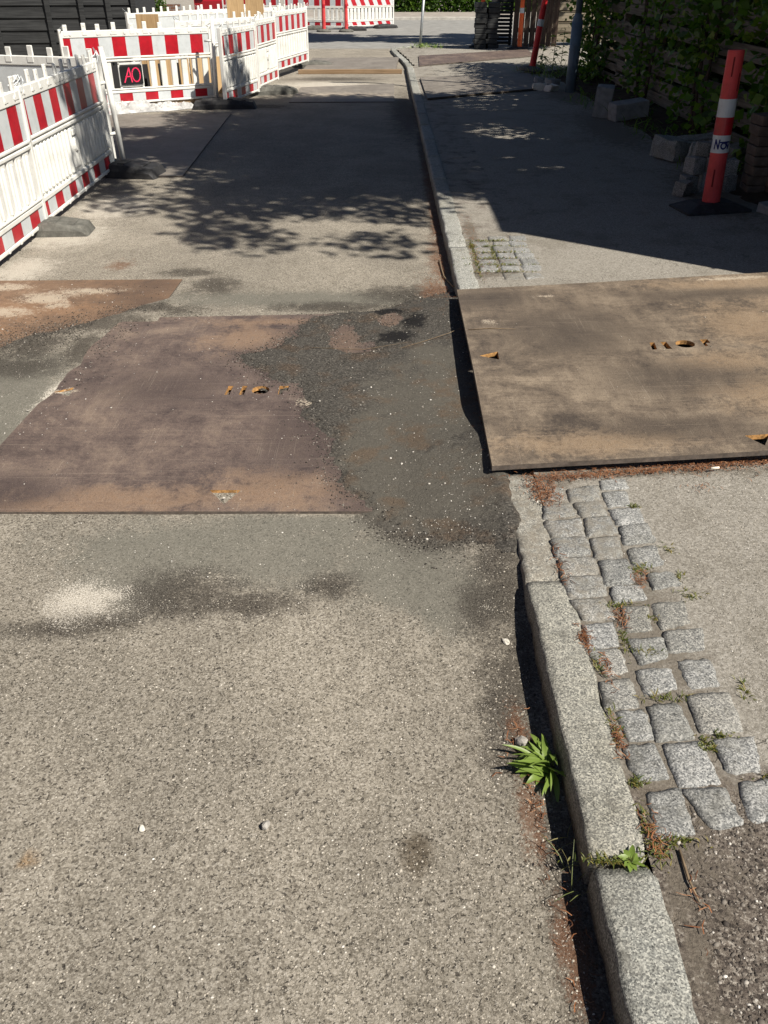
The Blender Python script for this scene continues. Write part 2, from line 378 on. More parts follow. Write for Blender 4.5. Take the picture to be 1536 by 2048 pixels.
M['ply'] = mat_wood('raw_spruce_board', (.34, .22, .11), (.52, .36, .19), 'z')
M['timber'] = mat_wood('raw_timber', (.198, .129, .072), (.286, .202, .126), 'x')
M['sheet'] = mat_simple('crumpled_plastic_sheet', (.46, .46, .45), .22, .35, 9, .5, ((.18, .175, .16), .6))
M['soil'] = mat_simple('dark_soil', (.055, .042, .03), .95, .5, 7, .1, ((.12, .07, .04), .6), .01)
M['gravel'] = mat_simple('pale_gravel_ground', (.30, .275, .235), .95, .35, 9, .15, ((.15, .13, .11), .6), .008)
M['concrete'] = mat_simple('grey_concrete', (.26, .26, .255), .9, .25, 9, .2, ((.13, .125, .115), .5), .004)
M['paver'] = mat_simple('brown_concrete_paver', (.15, .115, .09), .9, .3, 15, .2, ((.08, .07, .06), .5), .003, 0, .4)
M['fabric_pale'] = mat_simple('far_pavement', (.30, .27, .235), .9, .25, 3, .2, ((.17, .155, .135), .5))
M['xroad'] = mat_simple('cross_street_asphalt', (.24, .235, .22), .9, .2, 3, .2, ((.15, .147, .135), .5), .004)
M['curb_far'] = mat_simple('pale_kerb', (.42, .40, .36), .85, .2, 6, .2)
M['leaf_hedge'] = mat_leaf('hedge_leaf', (.03, .07, .006), (.06, .125, .010), (.10, .17, .016))
M['leaf_vine'] = mat_leaf('vine_leaf', (.05, .11, .015), (.11, .21, .025), (.20, .28, .04))
M['leaf_tree'] = mat_leaf('tree_leaf', (.025, .05, .014), (.05, .09, .022), (.08, .12, .03), .2)
M['leaf_weed'] = mat_leaf('weed_leaf', (.09, .15, .025), (.20, .28, .06), (.40, .46, .18), .3, .42)
M['moss'] = mat_leaf('moss_blade', (.06, .09, .015), (.15, .15, .03), (.25, .19, .06), .3)
M['drygrass'] = mat_leaf('grass_stalk', (.10, .13, .04), (.17, .19, .07), (.26, .22, .11), .3)
M['bark'] = mat_simple('grey_brown_bark', (.10, .078, .06), .95, .5, 12, .1, None, .02)
M['needle'] = mat_random('dry_needle', [(0, (.05, .022, .012)), (.4, (.15, .06, .028)), (.8, (.27, .115, .05)), (1, (.36, .20, .11))])
M['pebble'] = mat_random('loose_grit', [(0, (.05, .045, .04)), (.35, (.16, .145, .125)), (.6, (.30, .275, .24)), (.8, (.52, .49, .44)), (1, (.70, .68, .63))])
M['chip'] = mat_random('white_chips', [(0, (.22, .20, .17)), (.5, (.45, .42, .37)), (1, (.68, .65, .60))])
M['stone'] = mat_simple('loose_stone', (.36, .34, .31), .85, .25, 60, .3, None, .002)
M['pale_stone'] = mat_simple('pale_loose_stone', (.60, .57, .50), .85, .2, 60, .3, None, .002)
M['twig'] = mat_simple('dry_twig', (.20, .145, .09), .9, .35, 40)
M['car_red'] = mat_simple('red_car_paint', (.36, .012, .02), .25, .05, 2, .5)
M['glass_dark'] = mat_simple('dark_glass', (.02, .022, .025), .08, .1, 2, .6)
M['tyre'] = mat_simple('tyre_rubber', (.02, .02, .02), .8, .2, 12)
M['brick'] = mat_simple('brown_brick', (.17, .085, .055), .9, .35, 20, .2, None, .003, 0, .4)
M['roofing'] = mat_simple('dark_roofing_felt', (.04, .04, .042), .9, .3, 10)
M['butt'] = mat_simple('cigarette_paper', (.75, .70, .58), .8, .1, 30)

# ------------------------------------------------------------------ setting: ground, road, pavement
def struct(o): o['kind'] = 'structure'; return o
mb = MB(); mb.quad((-150, -60, -.06), (150, -60, -.06), (150, 160, -.06), (-150, 160, -.06)); struct(mb.build('ground', M['gravel']))

KX0, KX1 = .42, .545                     # kerb
KH = .085
FINE = [(-1.62, 3.25, .22, .5), (-1.75, 3.6, .3, .3), (-1.9, 3.2, .3, .6), (-.5, 2.30, .5, .14), (.1, 2.05, .2, .12), (-0.72, 2.25, 0.31, 0.18), (-0.34, 2.22, 0.29, 0.16), (0.05, 2.17, 0.22, 0.2), (0.2, 1.99, 0.14, 0.15), (-0.25, 2.4, 0.43, 0.06), (-0.8, 2.06, 0.19, 0.13), (-.4, 4.75, .9, .13)]
DARK = [(-1.95, 3.95, .16, .12), (-1.75, 4.18, .15, .11), (-1.55, 4.38, .14, .10), (-1.36, 4.58, .14, .08), (-1.72, 3.72, .25, .16), (-2.0, 3.75, .4, .2), (-1.5, 3.95, .1, .3), (-.58, 3.48, .3, .15), (-.95, 1.86, .2, .05), (-0.64, 2.02, 0.24, 0.14), (-0.40, 1.97, 0.20, 0.07), (-0.16, 2.06, 0.10, 0.08), (0.36, 2.04, 0.09, 0.27), (0.38, 1.77, 0.06, 0.2), (0.29, 1.94, 0.09, 0.15), (0.36, 1.5, 0.06, 0.2), (-0.83, 1.89, 0.16, 0.06), (-1.02, 5.01, 0.18, 0.2), (-1.58, 4.33, 0.4, 0.2), (-1.77, 3.98, 0.2, 0.28), (-1.31, 4.57, 0.34, 0.1), (-0.3, 4.62, 0.4, 0.1), (0.15, 4.83, 0.35, 0.2), (0.22, 4.41, 0.16, 0.42), (-1.22, 5.26, 0.22, 0.1), (0.44, 2.49, 0.09, 0.21), (.39, 1.0, .07, .6), (.33, 1.55, .10, .35), (.38, 6.5, .06, .6), (.4, 9, .05, 2.5), (-1.7, 12.9, .5, .25), (-.9, 16.4, .9, .4), (.3, 12.5, .25, 2.5)]
SAND = [(-0.91, 1.99, 0.12, 0.09), (-1.47, 3.3, 0.04, 0.25), (-2.3, 6.15, 0.3, 0.35), (-2.3, 5.3, 0.19, 0.3), (-2.2, 7, .3, .4), (-1.0, 15.5, .8, .5), (-.4, 13.9, .5, .3)]
RUSTY = [(-.58, 3.48, .3, .15), (0.38, 5.6, 0.10, 0.6), (0.3, 4.92, 0.10, 0.25), (0.40, 7.24, 0.06, 2.0), (0.33, 1.23, 0.03, 0.17), (0.37, 0.91, 0.04, 0.16), (0.54, 2.66, 0.07, 0.15), (0.34, 1.49, 0.04, 0.09), (-1.7, 5.4, .1, .1)]
PATCH = [(-.528, 4.05), (-.72, 3.88), (-.60, 3.72), (-.51, 3.60), (-.385, 3.56), (-.355, 3.40), (-.32, 3.198), (-.219, 3.018), (-.218, 2.833), (-.142, 2.611), (-.049, 2.486), (.054, 2.322), (.185, 2.26), (.30, 2.25), (.40, 2.20), (.50, 2.35), (.62, 2.45), (.85, 2.62), (.85, 4.6), (.45, 4.86), (.208, 4.80), (.033, 4.56), (-.348, 4.43)]
def poly_sd(X, Y, P):
    d = np.full(X.shape, 1e9); ins = np.zeros(X.shape, bool); n = len(P)
    for i in range(n):
        ax, ay = P[i]; bx, by = P[(i + 1) % n]; ex, ey = bx - ax, by - ay
        t_ = np.clip(((X - ax) * ex + (Y - ay) * ey) / (ex * ex + ey * ey), 0, 1)
        d = np.minimum(d, np.hypot(X - ax - t_ * ex, Y - ay - t_ * ey))
        c_ = ((ay > Y) != (by > Y)) & (X < (bx - ax) * (Y - ay) / (by - ay + 1e-12) + ax); ins ^= c_
    return np.where(ins, d, -d)
def halo(X, Y):
    return .9 * np.exp(-np.clip(-poly_sd(X, Y, PATCH), 0, 9) / .11)
def put_attr(me, name, vals):
    a = me.attributes.new(name, 'FLOAT', 'POINT'); a.data.foreach_set('value', np.asarray(vals, np.float32).ravel())
def grid_mesh(name, xs, ys, zf, mat, attrs=None, keep=None, smooth=True):
    X, Y = np.meshgrid(xs, ys); Z = zf(X, Y)
    nx, ny = len(xs), len(ys); I = np.arange(nx * ny).reshape(ny, nx)
    F = np.stack([I[:-1, :-1], I[:-1, 1:], I[1:, 1:], I[1:, :-1]], -1).reshape(-1, 4)
    if keep is not None:
        kq = keep(X, Y); kk = (kq[:-1, :-1] & kq[:-1, 1:] & kq[1:, 1:] & kq[1:, :-1]).ravel(); F = F[kk]
    me = bpy.data.meshes.new(name)
    me = np_mesh(name, np.stack([X, Y, Z], -1).reshape(-1, 3), F, mat, smooth)
    for k, fn in (attrs or {}).items(): put_attr(me, k, fn(X, Y))
    return me

def kerb_rise(X, Y):
    t1 = np.clip((X - .04) / .36, 0, 1) ** 1.4; wy = np.clip((Y - 1.72) / .55, 0, 1) * np.clip((3.3 - Y) / .55, 0, 1); wy = wy * wy * (3 - 2 * wy)
    return .078 * t1 * wy * (1 + .25 * (fbm(X * 6, Y * 6, 77) - .5))
def road_z(X, Y):
    z = .006 * (fbm(X * 1.3, Y * .7, 3) - .5) + .0015 * (vnoise(X * 14, Y * 14, 9) - .5)
    z = z - .022 * ((np.abs(X + .58) < .20) & (np.abs(Y - 3.48) < .09))
    gut = np.clip((X - .2) / .22, 0, 1); z = z - .008 * gut * gut
    d = (X + 2.1) * .715 - (Y - 3.85) * .699 + .10 * (fbm(X * 6, Y * 6, 88) - .5)
    cov = np.clip(d / .10 + .5, 0, 1) * np.clip((-1.19 - X) / .06, 0, 1) * np.clip((-1.455 + (Y - 3.7) * .07 - X + .05 * (vnoise(X * 9, Y * 9, 3) - .5)) / .05 + (Y > 4.36) * 9, 0, 1) * np.clip((Y - 3.2) / .2, 0, 1) * np.clip((5.0 - Y) / .1, 0, 1)
    z = z + cov * (.019 + .004 * (vnoise(X * 20, Y * 20, 12) - .5))
    return z + kerb_rise(X, Y)
ys = np.concatenate([np.arange(-1.0, 6.2, .03), np.arange(6.2, 12, .08), np.arange(12, 23.3, .2)])
xs = np.concatenate([np.arange(-5.0, -2.6, .12), np.arange(-2.6, KX0 + .031, .03)])
me = grid_mesh('road', xs, ys, road_z, M['road'], {
    'fine': lambda X, Y: blobs(X, Y, FINE), 'dark': lambda X, Y: np.maximum(blobs(X, Y, DARK), halo(X, Y)), 'sand': lambda X, Y: blobs(X, Y, SAND),
    'rust': lambda X, Y: blobs(X, Y, RUSTY), 'spot': lambda X, Y: blobs(X, Y, [(.07, 1.12, .04, .07)]), 'ochre': lambda X, Y: blobs(X, Y, [(-.76, 1.11, .025, .025)])})
struct(link('road', me))

def pave_z(X, Y):
    edge = np.clip((Y - 19.5) / 4.0, 0, 1)
    return .078 + .022 * (X - .545) + .006 * (fbm(X * 1.5, Y * 1.1, 21) - .5) - .06 * edge
def pave_keep(X, Y):
    right = np.where(Y > 12.5, 4.6, 3.9)
    left = np.where(Y > 18, .545 - .28 * np.clip((Y - 18) / 5, 0, 1), .535)
    return (X >= left - .001) & (X <= right)
pxs = np.concatenate([np.arange(.19, .53, .04), np.arange(.54, 2.6, .04), np.arange(2.6, 5.0, .15)])
pys = np.concatenate([np.arange(-.8, 6.5, .04), np.arange(6.5, 23.6, .15)])
PDARK = [(.69, 1.75, .15, .75), (.62, 1.25, .1, .3), (.95, 2.62, .5, .05), (.6, 2.6, .08, .12), (.56, 1.75, .03, .5), (.6, 1.12, .06, .1), (.57, .95, .03, .3), (2.7, 7, .4, 1.0), (2.5, 10.2, .35, 1.5), (.6, 5.9, .05, .4), (2.6, 13, .4, 1.0), (.62, 5.0, .2, .12)]
me = grid_mesh('pavement', pxs, pys, pave_z, M['pave'], {
    'coarse': lambda X, Y: np.clip((1.25 - Y) / .25 + .5, 0, 1) * (X < 1.6) + ((X < .93) & (Y > 5.7)) * .40,
    'dark': lambda X, Y: blobs(X, Y, PDARK)}, pave_keep)
pavement = struct(link('pavement', me))

# fine bed the setts lie in
SETTS = [[(0.581,2.525),(0.628,2.512),(0.616,2.431),(0.543,2.413)],[(0.538,2.398),(0.634,2.405),(0.63,2.335),(0.528,2.314)],[(0.637,2.493),(0.747,2.519),(0.734,2.431),(0.632,2.413)],[(0.76,2.551),(0.851,2.57),(0.853,2.499),(0.757,2.491)],[(0.753,2.474),(0.84,2.487),(0.837,2.384),(0.754,2.378)],[(0.643,2.405),(0.731,2.413),(0.738,2.331),(0.652,2.32)],[(0.752,2.366),(0.853,2.372),(0.848,2.281),(0.757,2.27)],[(0.525,2.297),(0.643,2.309),(0.64,2.215),(0.534,2.205)],[(0.659,2.309),(0.742,2.326),(0.75,2.226),(0.647,2.205)],[(0.764,2.259),(0.856,2.275),(0.855,2.173),(0.752,2.158)],[(0.532,2.194),(0.644,2.205),(0.638,2.107),(0.531,2.098)],[(0.654,2.194),(0.742,2.207),(0.732,2.088),(0.648,2.083)],[(0.757,2.132),(0.851,2.158),(0.854,2.044),(0.751,2.039)],[(0.536,2.085),(0.644,2.095),(0.644,2.011),(0.529,1.997)],[(0.657,2.073),(0.744,2.081),(0.737,1.961),(0.648,1.952)],[(0.782,2.007),(0.864,2.021),(0.872,1.952),(0.784,1.93)],[(0.531,1.988),(0.644,2.002),(0.644,1.908),(0.53,1.895)],[(0.661,1.941),(0.748,1.95),(0.75,1.886),(0.656,1.873)],[(0.531,1.884),(0.636,1.897),(0.641,1.803),(0.554,1.799)],[(0.67,1.852),(0.749,1.861),(0.734,1.755),(0.662,1.744)],[(0.758,1.865),(0.863,1.886),(0.841,1.779),(0.759,1.755)],[(0.546,1.775),(0.632,1.789),(0.627,1.692),(0.541,1.683)],[(0.655,1.716),(0.757,1.725),(0.743,1.644),(0.662,1.617)],[(0.764,1.745),(0.87,1.757),(0.847,1.671),(0.752,1.663)],[(0.54,1.674),(0.626,1.682),(0.629,1.596),(0.567,1.577)],[(0.648,1.598),(0.742,1.609),(0.743,1.529),(0.651,1.51)],[(0.767,1.63),(0.854,1.638),(0.849,1.539),(0.766,1.532)],[(0.548,1.557),(0.631,1.572),(0.623,1.471),(0.542,1.467)],[(0.563,1.457),(0.635,1.463),(0.634,1.369),(0.573,1.365)],[(0.646,1.474),(0.727,1.483),(0.729,1.371),(0.641,1.361)],[(0.751,1.505),(0.856,1.515),(0.85,1.393),(0.75,1.387)],[(0.554,1.344),(0.63,1.355),(0.639,1.256),(0.563,1.25)],[(0.649,1.348),(0.737,1.359),(0.746,1.24),(0.653,1.232)],[(0.768,1.361),(0.867,1.373),(0.846,1.273),(0.774,1.267)],[(0.576,1.213),(0.651,1.225),(0.65,1.109),(0.568,1.102)],[(0.656,1.223),(0.75,1.226),(0.757,1.133),(0.688,1.123)],[(0.788,1.238),(0.874,1.248),(0.865,1.147),(0.771,1.137)]]
for row in range(7):
    y0 = 4.86 + row * .135 + random.uniform(-.01, .01)
    for cidx in range(3):
        x0 = .585 + cidx * .125 + random.uniform(-.008, .008)
        if (row, cidx) in ((6, 0), (0, 0)): continue
        wv = .112; hv = .115; j = lambda: random.uniform(-.009, .009)
        SETTS.append([(x0 + j(), y0 + hv + j()), (x0 + wv + j(), y0 + hv + j()), (x0 + wv + j(), y0 + j()), (x0 + j(), y0 + j())])
def sett_mesh(q, k):
    TL, TR, BR, BL = [Vector((a, b, 0)) for a, b in q]
    cen = (TL + TR + BR + BL) / 4
    n = 8; mb = MB(); top = float(pave_z(np.array(cen.x), np.array(cen.y))) + .007 + random.uniform(-.003, .003)
    tilt = Vector((random.uniform(-.03, .03), random.uniform(-.04, .04)))
    for j in range(n + 1):
        for i in range(n + 1):
            u, v = i / n, j / n
            u2 = .5 + (u - .5) * 1.0; p = (TL * (1 - u2) + TR * u2) * (1 - v) + (BL * (1 - u2) + BR * u2) * v
            e = min(u, 1 - u, v, 1 - v)
            corner = max(0, .14 - (min(u, 1 - u) + min(v, 1 - v))) * .35
            p = p + (cen - p) * (-.075 + corner)
            nz = mnoise.noise(Vector((p.x * 38 + k * 7, p.y * 38, k))); nz2 = mnoise.noise(Vector((p.x * 95, p.y * 95 + k * 3, k * 1.7)))
            edge = 1 - min(1, e / .12)
            z = top + nz * .004 + nz2 * .0022 - edge ** 3 * .006 + (p.x - cen.x) * tilt.x + (p.y - cen.y) * tilt.y
            if e == 0:
                p = p + Vector((mnoise.noise(Vector((p.x * 60, p.y * 60, 5 + k))), mnoise.noise(Vector((p.x * 60, p.y * 60, 9 + k))), 0)) * .006
            mb.v.append((p.x, p.y, z))
    idx = lambda i, j: j * (n + 1) + i
    for j in range(n):
        for i in range(n): mb.face((idx(i, j), idx(i, j + 1), idx(i + 1, j + 1), idx(i + 1, j)))
    ring = [idx(i, 0) for i in range(n)] + [idx(n, j) for j in range(n)] + [idx(i, n) for i in range(n, 0, -1)] + [idx(0, j) for j in range(n, 0, -1)]
    b = len(mb.v)
    for r_ in ring: x, y, z = mb.v[r_]; mb.v.append((x, y, z - .05))
    L = len(ring)
    for i in range(L): mb.face((ring[i], ring[(i + 1) % L], b + (i + 1) % L, b + i))
    dirty = cen.y > 2.02 and cen.x < .76 and cen.y < 3 or (cen.y > 1.8 and cen.x < .64 and cen.y < 3) or 4.7 < cen.y < 5.05
    return mb.mesh('sett', M['sett_dirty'] if dirty else M['sett'], True)
for k, q in enumerate(SETTS): link('sett', sett_mesh(q, k), pavement)

# kerb of granite stones
kerb = struct(empty('kerb'))
def kerb_stone(y0, y1, h, k, mat, x0=KX0, x1=KX1, path=None, seg=.03):
    n = max(4, int((y1 - y0) / seg)); mb = MB(); rings = []
    prof = [(0, -.10), (0, .55), (.002, .86), (.006, .96), (.018, 1.0), (.05, 1.0), (.085, 1.0), (.112, 1.0), (.121, .95), (.125, .84), (.125, -.1)]
    sx = (x1 - x0) / .125
    for i in range(n + 1):
        t = i / n; y = y0 + (y1 - y0) * t; r = []
        endr = min(1.0, min(t, 1 - t) * (y1 - y0) / .012)
        for (px_, pz_) in prof:
            x = x0 + px_ * sx; z = pz_ * h
            if pz_ > .7: z -= (1 - endr) * .008
            a = mnoise.noise(Vector((y * 9 + k * 5, px_ * 40, k))); b_ = mnoise.noise(Vector((y * 40 + k * 5, px_ * 90, k + 3)))
            c_ = mnoise.noise(Vector((y * 4.0, k * 3.1, 2)))
            x += (a * .006 + b_ * .005) + (c_ * .009 if px_ > .09 else c_ * .004); z += (a * .004 + b_ * .0035) * (1 if pz_ > .3 else 0)
            if pz_ > .8 and px_ < .02: ch = max(0, mnoise.noise(Vector((y * 14 + 40, k, 1))) - .35); z -= ch * .02; x += ch * .02
            if path: X, Y = path(y, x - x0)
            else: X, Y = x, y
            r.append((X, Y, z))
        rings.append(r)
    mb.loft(rings)
    return mb.build('kerb_stone', mat, kerb, True)
kerb_stone(-.35, 1.035, KH, 1, M['kerb']); kerb_stone(1.055, 1.98, KH, 2, M['kerb']); kerb_stone(1.99, 2.62, KH - .008, 3, M['kerb_dirty'])
kerb_stone(2.64, 3.6, .055, 4, M['kerb_dirty']); kerb_stone(3.61, 4.62, .055, 5, M['kerb_dirty'])
yk = 4.64; k = 6
while yk < 17.9:
    L_ = random.uniform(.92, 1.08); y1 = min(yk + L_, 18.0)
    kerb_stone(yk, y1 - .012, KH, k, M['kerb'], seg=.06); yk = y1; k += 1
def flare(s, off):   # last stones swing left, then round the corner to the right
    if s < 22.4:
        tt = (s - 18) / 4.4; return (.42 - .26 * tt * tt * (3 - 2 * tt) + off, s)
    a = min((s - 22.4) / 1.2, 1.0) * math.pi / 2
    cx, cy, r0 = .16 + .9, 22.4, .9
    if s <= 23.6: return (cx - (r0 - off) * math.cos(a), cy + (r0 - off) * math.sin(a))
    return (cx + (s - 23.6), cy + r0 - off)
yk = 18.0
while yk < 29:
    y1 = yk + (1.0 if yk < 22.3 else .6 if yk < 23.6 else 1.0)
    kerb_stone(yk, y1 - .012, .06, k, M['kerb'], path=flare, seg=.1); yk = y1; k += 1

# cross street, far pavement and verge
mb = MB(); mb.quad((-60, 23.2, -.012), (60, 23.2, -.012), (60, 37.5, -.012), (-60, 37.5, -.012)); mb.quad((-60, 22.4, -.016), (-2.5, 22.4, -.016), (-2.5, 23.2, -.016), (-60, 23.2, -.016))
struct(mb.build('cross_street', M['xroad']))
mb = MB(); mb.box(-60, 60, 37.5, 42.6, -.1, .06); struct(mb.build('far_pavement', M['fabric_pale']))
mb = MB(); mb.box(-60, 60, 37.36, 37.5, -.1, .085, ch=.01); struct(mb.build('far_kerb', M['curb_far']))
me = grid_mesh('soil_strip', np.arange(2.35, 3.9, .08), np.arange(5.2, 16.3, .08),
               lambda X, Y: .108 + .022 * (X - 2.35) + .03 * fbm(X * 3, Y * 3, 5) + .012 * (vnoise(X * 14, Y * 14, 6) - .5) + .07 * np.clip((X - 2.75) / .8, 0, 1) - .10 * np.clip((2.75 + .25 * (vnoise(Y * 1.3, Y * 0, 4) - .5) - X) / .2, 0, 1), M['soil'])
struct(link('soil_strip', me))
mb = MB(); mb.quad((-30, 9, -.02), (-2.6, 9, -.02), (-2.6, 22.4, -.02), (-30, 22.4, -.02)); mb.quad((-30, -10, -.021), (-5, -10, -.021), (-5, 9, -.021), (-30, 9, -.021)); struct(mb.build('left_yard', M['gravel']))
mb = MB(); mb.quad((3.85, -10, .11), (20, -10, .11), (20, 4.1, .11), (3.85, 4.1, .11)); struct(mb.build('driveway', M['gravel']))
mb = MB(); mb.quad((3.85, 4.1, .09), (30, 4.1, .09), (30, 23.2, .09), (3.85, 23.2, .09)); struct(mb.build('garden', M['soil']))

# ------------------------------------------------------------------ steel road plates with burnt-out holes
def plate(name, corners, zf, thick, holes, mat, label, group='steel plates laid over the road works', attrs=None, cat='steel plate', halo_on=False):
    """corners: 4 (x, y) ccw; holes: lists of (x, y)"""
    loops = [[Vector((x, y, 0)) for x, y in corners]] + [[Vector((x, y, 0)) for x, y in h] for h in holes]
    # refine the outer edge so stains vary along it
    flat = [p for l in loops for p in l]
    tris = tessellate_polygon(loops)
    bm = bmesh.new(); vs = [bm.verts.new((p.x, p.y, 0)) for p in flat]
    for t_ in tris:
        try: bm.faces.new([vs[i] for i in t_])
        except ValueError: pass
    bmesh.ops.recalc_face_normals(bm, faces=bm.faces[:])
    for f in bm.faces:
        if f.normal.z < 0: f.normal_flip()
    for _ in range(6):
        el = [e for e in bm.edges if e.calc_length() > .09]
        if not el: break
        bmesh.ops.subdivide_edges(bm, edges=el, cuts=1)
        bmesh.ops.triangulate(bm, faces=[f for f in bm.faces if len(f.verts) > 3])
    top = bm.faces[:]
    ret = bmesh.ops.extrude_face_region(bm, geom=top)
    newv = [e for e in ret['geom'] if isinstance(e, bmesh.types.BMVert)]; ns = set(newv)
    # extruded copy becomes the top; the original stays as the underside
    for v in bm.verts:
        z = zf(v.co.x, v.co.y); v.co.z = z if v in ns else z - thick
    oc = [Vector((x, y)) for x, y in corners]
    def on_outer(p):
        for i in range(4):
            a, b_ = oc[i], oc[(i + 1) % 4]; d = (b_ - a)
            t_ = max(0, min(1, (p - a).dot(d) / d.length_squared)); 
            if (a + d * t_ - p).length < 1e-4: return True
        return False
    bmesh.ops.recalc_face_normals(bm, faces=bm.faces[:])
    for f in bm.faces:
        if abs(f.normal.z) > .7: f.material_index = 0
        else: f.material_index = 2 if all(on_outer(v.co.xy) for v in f.verts) else 1
    me = bpy.data.meshes.new(name); bm.to_mesh(me); bm.free()
    for m in (mat, M['rust_cut'], M['steel_edge']): me.materials.append(m)
    co = np.zeros(len(me.vertices) * 3, np.float32); me.vertices.foreach_get('co', co); co = co.reshape(-1, 3)
    for nm in ('rust', 'dark', 'sand'):
        bl = blobs(co[:, 0], co[:, 1], (attrs or {}).get(nm, []))
        if nm == 'dark' and halo_on: bl = np.maximum(bl, .9 * halo(co[:, 0], co[:, 1]))
        put_attr(me, nm, bl)
    o = link(name, me); tag(o, label, cat, group)
    return o
def slot(cx, cy, wv, hv, sh=0.0):     # small parallelogram slot
    return [(cx - wv / 2, cy - hv / 2), (cx + wv / 2, cy - hv / 2), (cx + wv / 2 + sh, cy + hv / 2), (cx - wv / 2 + sh, cy + hv / 2)]
def disc(cx, cy, rx, ry, n=18): return [(cx + rx * math.cos(2 * math.pi * i / n), cy + ry * math.sin(2 * math.pi * i / n)) for i in range(n)]
def gam(x, y, wv, hv, t_): return [(x, y), (x + t_, y), (x + t_, y + hv * .45), (x + wv, y + hv * .45), (x + wv, y + hv), (x, y + hv)]
# left plate, flush with the road
P1 = [(-1.555, 2.465), (.13, 2.47), (.165, 4.50), (-1.45, 4.41)]
P1Z = .010
h1 = [slot(-.700, 3.476, .022, .095, .004), slot(-.636, 3.476, .022, .095, .004), disc(-.556, 3.478, .040, .043), gam(-.474, 3.432, .042, .09, .020),
      [(-.634, 2.611), (-.567, 2.515), (-.521, 2.611)], [(-1.478, 3.458), (-1.400, 3.415), (-1.405, 3.508)]]
plate('steel_plate', P1, lambda x, y: P1Z + .0015 * mnoise.noise(Vector((x * 2, y * 2, 0))), .020, h1, M['plate1'],
      'purple-brown steel plate flush in the road, cut with HOF and half under asphalt', halo_on=True, attrs={
      'rust': [(-.9, 2.55, .4, .10), (-.4, 2.62, .3, .15), (-1.1, 2.5, .3, .06), (-.2, 4.05, .10, .25), (.03, 4.35, .1, .2), (-.7, 4.1, .25, .2), (-.5, 4.35, .5, .06)],
      'dark': [(-1.35, 2.6, .2, .12), (-.35, 3.0, .2, .3), (-1.0, 3.5, .3, .2)], 'sand': [(-1.44, 3.46, .05, .05), (-.3, 3.35, .12, .05)]})
# rusty plate behind it
plate('steel_plate', [(-3.1, 3.85), (-1.27, 3.90), (-1.235, 5.10), (-3.1, 5.05)], lambda x, y: .008, .02, [], M['plate0'],
      'orange rusty steel plate strewn with sand at the foot of the nearest barrier', attrs={
      'rust': [(-2.0, 4.55, .4, .2), (-2.2, 4.2, .3, .2)], 'dark': [(-1.35, 4.95, .15, .15), (-1.35, 4.6, .12, .2), (-1.62, 4.2, .3, .14), (-1.95, 3.95, .3, .18), (-1.38, 4.45, .2, .12), (-2.3, 3.85, .3, .15)],
      'sand': [(-1.95, 4.75, .18, .10), (-1.75, 4.88, .22, .06), (-2.2, 4.5, .3, .10), (-1.85, 4.62, .10, .05), (-2.3, 4.95, .2, .08)]})
# big raised plate over the pavement
P2 = [(.385, 2.60), (2.95, 2.72), (2.97, 4.70), (.402, 4.56)]
p2z = lambda x, y: .116 + .040 * (x - .4) + .004 * mnoise.noise(Vector((x * 1.1, y * 1.1, 4))) + .012 * math.exp(-((y - 3.5) / .6) ** 2) * max(0, 1 - (x - .39) / .5)
h2 = [slot(1.232, 3.655, .022, .085, .01), slot(1.298, 3.655, .026, .085, -.004), disc(1.385, 3.665, .043, .045), gam(1.465, 3.63, .035, .08, .014),
      [(.432, 3.585), (.517, 3.537), (.521, 3.632)], [(1.335, 2.765), (1.378, 2.685), (1.430, 2.772)]]
plate('steel_plate', P2, p2z, .019, h2, M['plate2'], 'big tan-brown steel plate raised across the pavement beside the kerb', attrs={
      'rust': [(2.1, 3.4, .5, .5), (1.9, 4.5, .5, .12), (1.75, 3.9, .25, .3), (1.5, 3.45, .25, .12), (.75, 2.75, .4, .1), (2.2, 4.0, .4, .4), (1.6, 3.1, .3, .2)],
      'dark': [(1.25, 3.3, .35, .18), (.9, 3.9, .3, .3), (1.75, 4.35, .5, .08), (.5, 4.4, .3, .12), (1.1, 2.85, .3, .1)],
      'sand': [(.52, 4.03, .05, .04), (.86, 4.40, .05, .02), (1.9, 4.58, .25, .03)]})
# plates further up the street
def flat_plate(corners, z, label, mat=None, attrs=None, thick=.02): return plate('steel_plate', corners, lambda x, y: z, thick, [], mat or M['plate3'], label, attrs=attrs)
flat_plate([(-3.4, 8.05), (-1.85, 8.16), (-2.02, 12.15), (-3.9, 12.0)], .012, 'long dusty steel plate bridging the gap between the barriers on the left')
flat_plate([(-1.36, 13.3), (.15, 13.35), (.17, 15.6), (-1.34, 15.1)], .012, 'grey steel plate in the roadway just beyond the tree shade', attrs={'sand': [(-.6, 14, .8, .4)]})
flat_plate([(-1.5, 17.4), (.22, 17.5), (.32, 20.2), (-1.5, 20.0)], .05, 'bluish steel plate with a timber edge near the road end', mat=M['plate3'])
pv_plate = lambda c, d, l, m: plate('steel_plate', c, lambda x, y: float(pave_z(np.array(x), np.array(y))) + d, .018, [], m, l)
pv_plate([(.60, 12.9), (2.3, 13.75), (2.45, 15.9), (.60, 15.6)], .030, 'pale steel plate on the pavement beside the lamp post', M['plate3'])
pv_plate([(.66, 17.7), (3.05, 19.2), (3.15, 21.1), (.72, 19.9)], .022, 'brownish steel plate on the pavement in front of the brown board fence', M['plate1'])

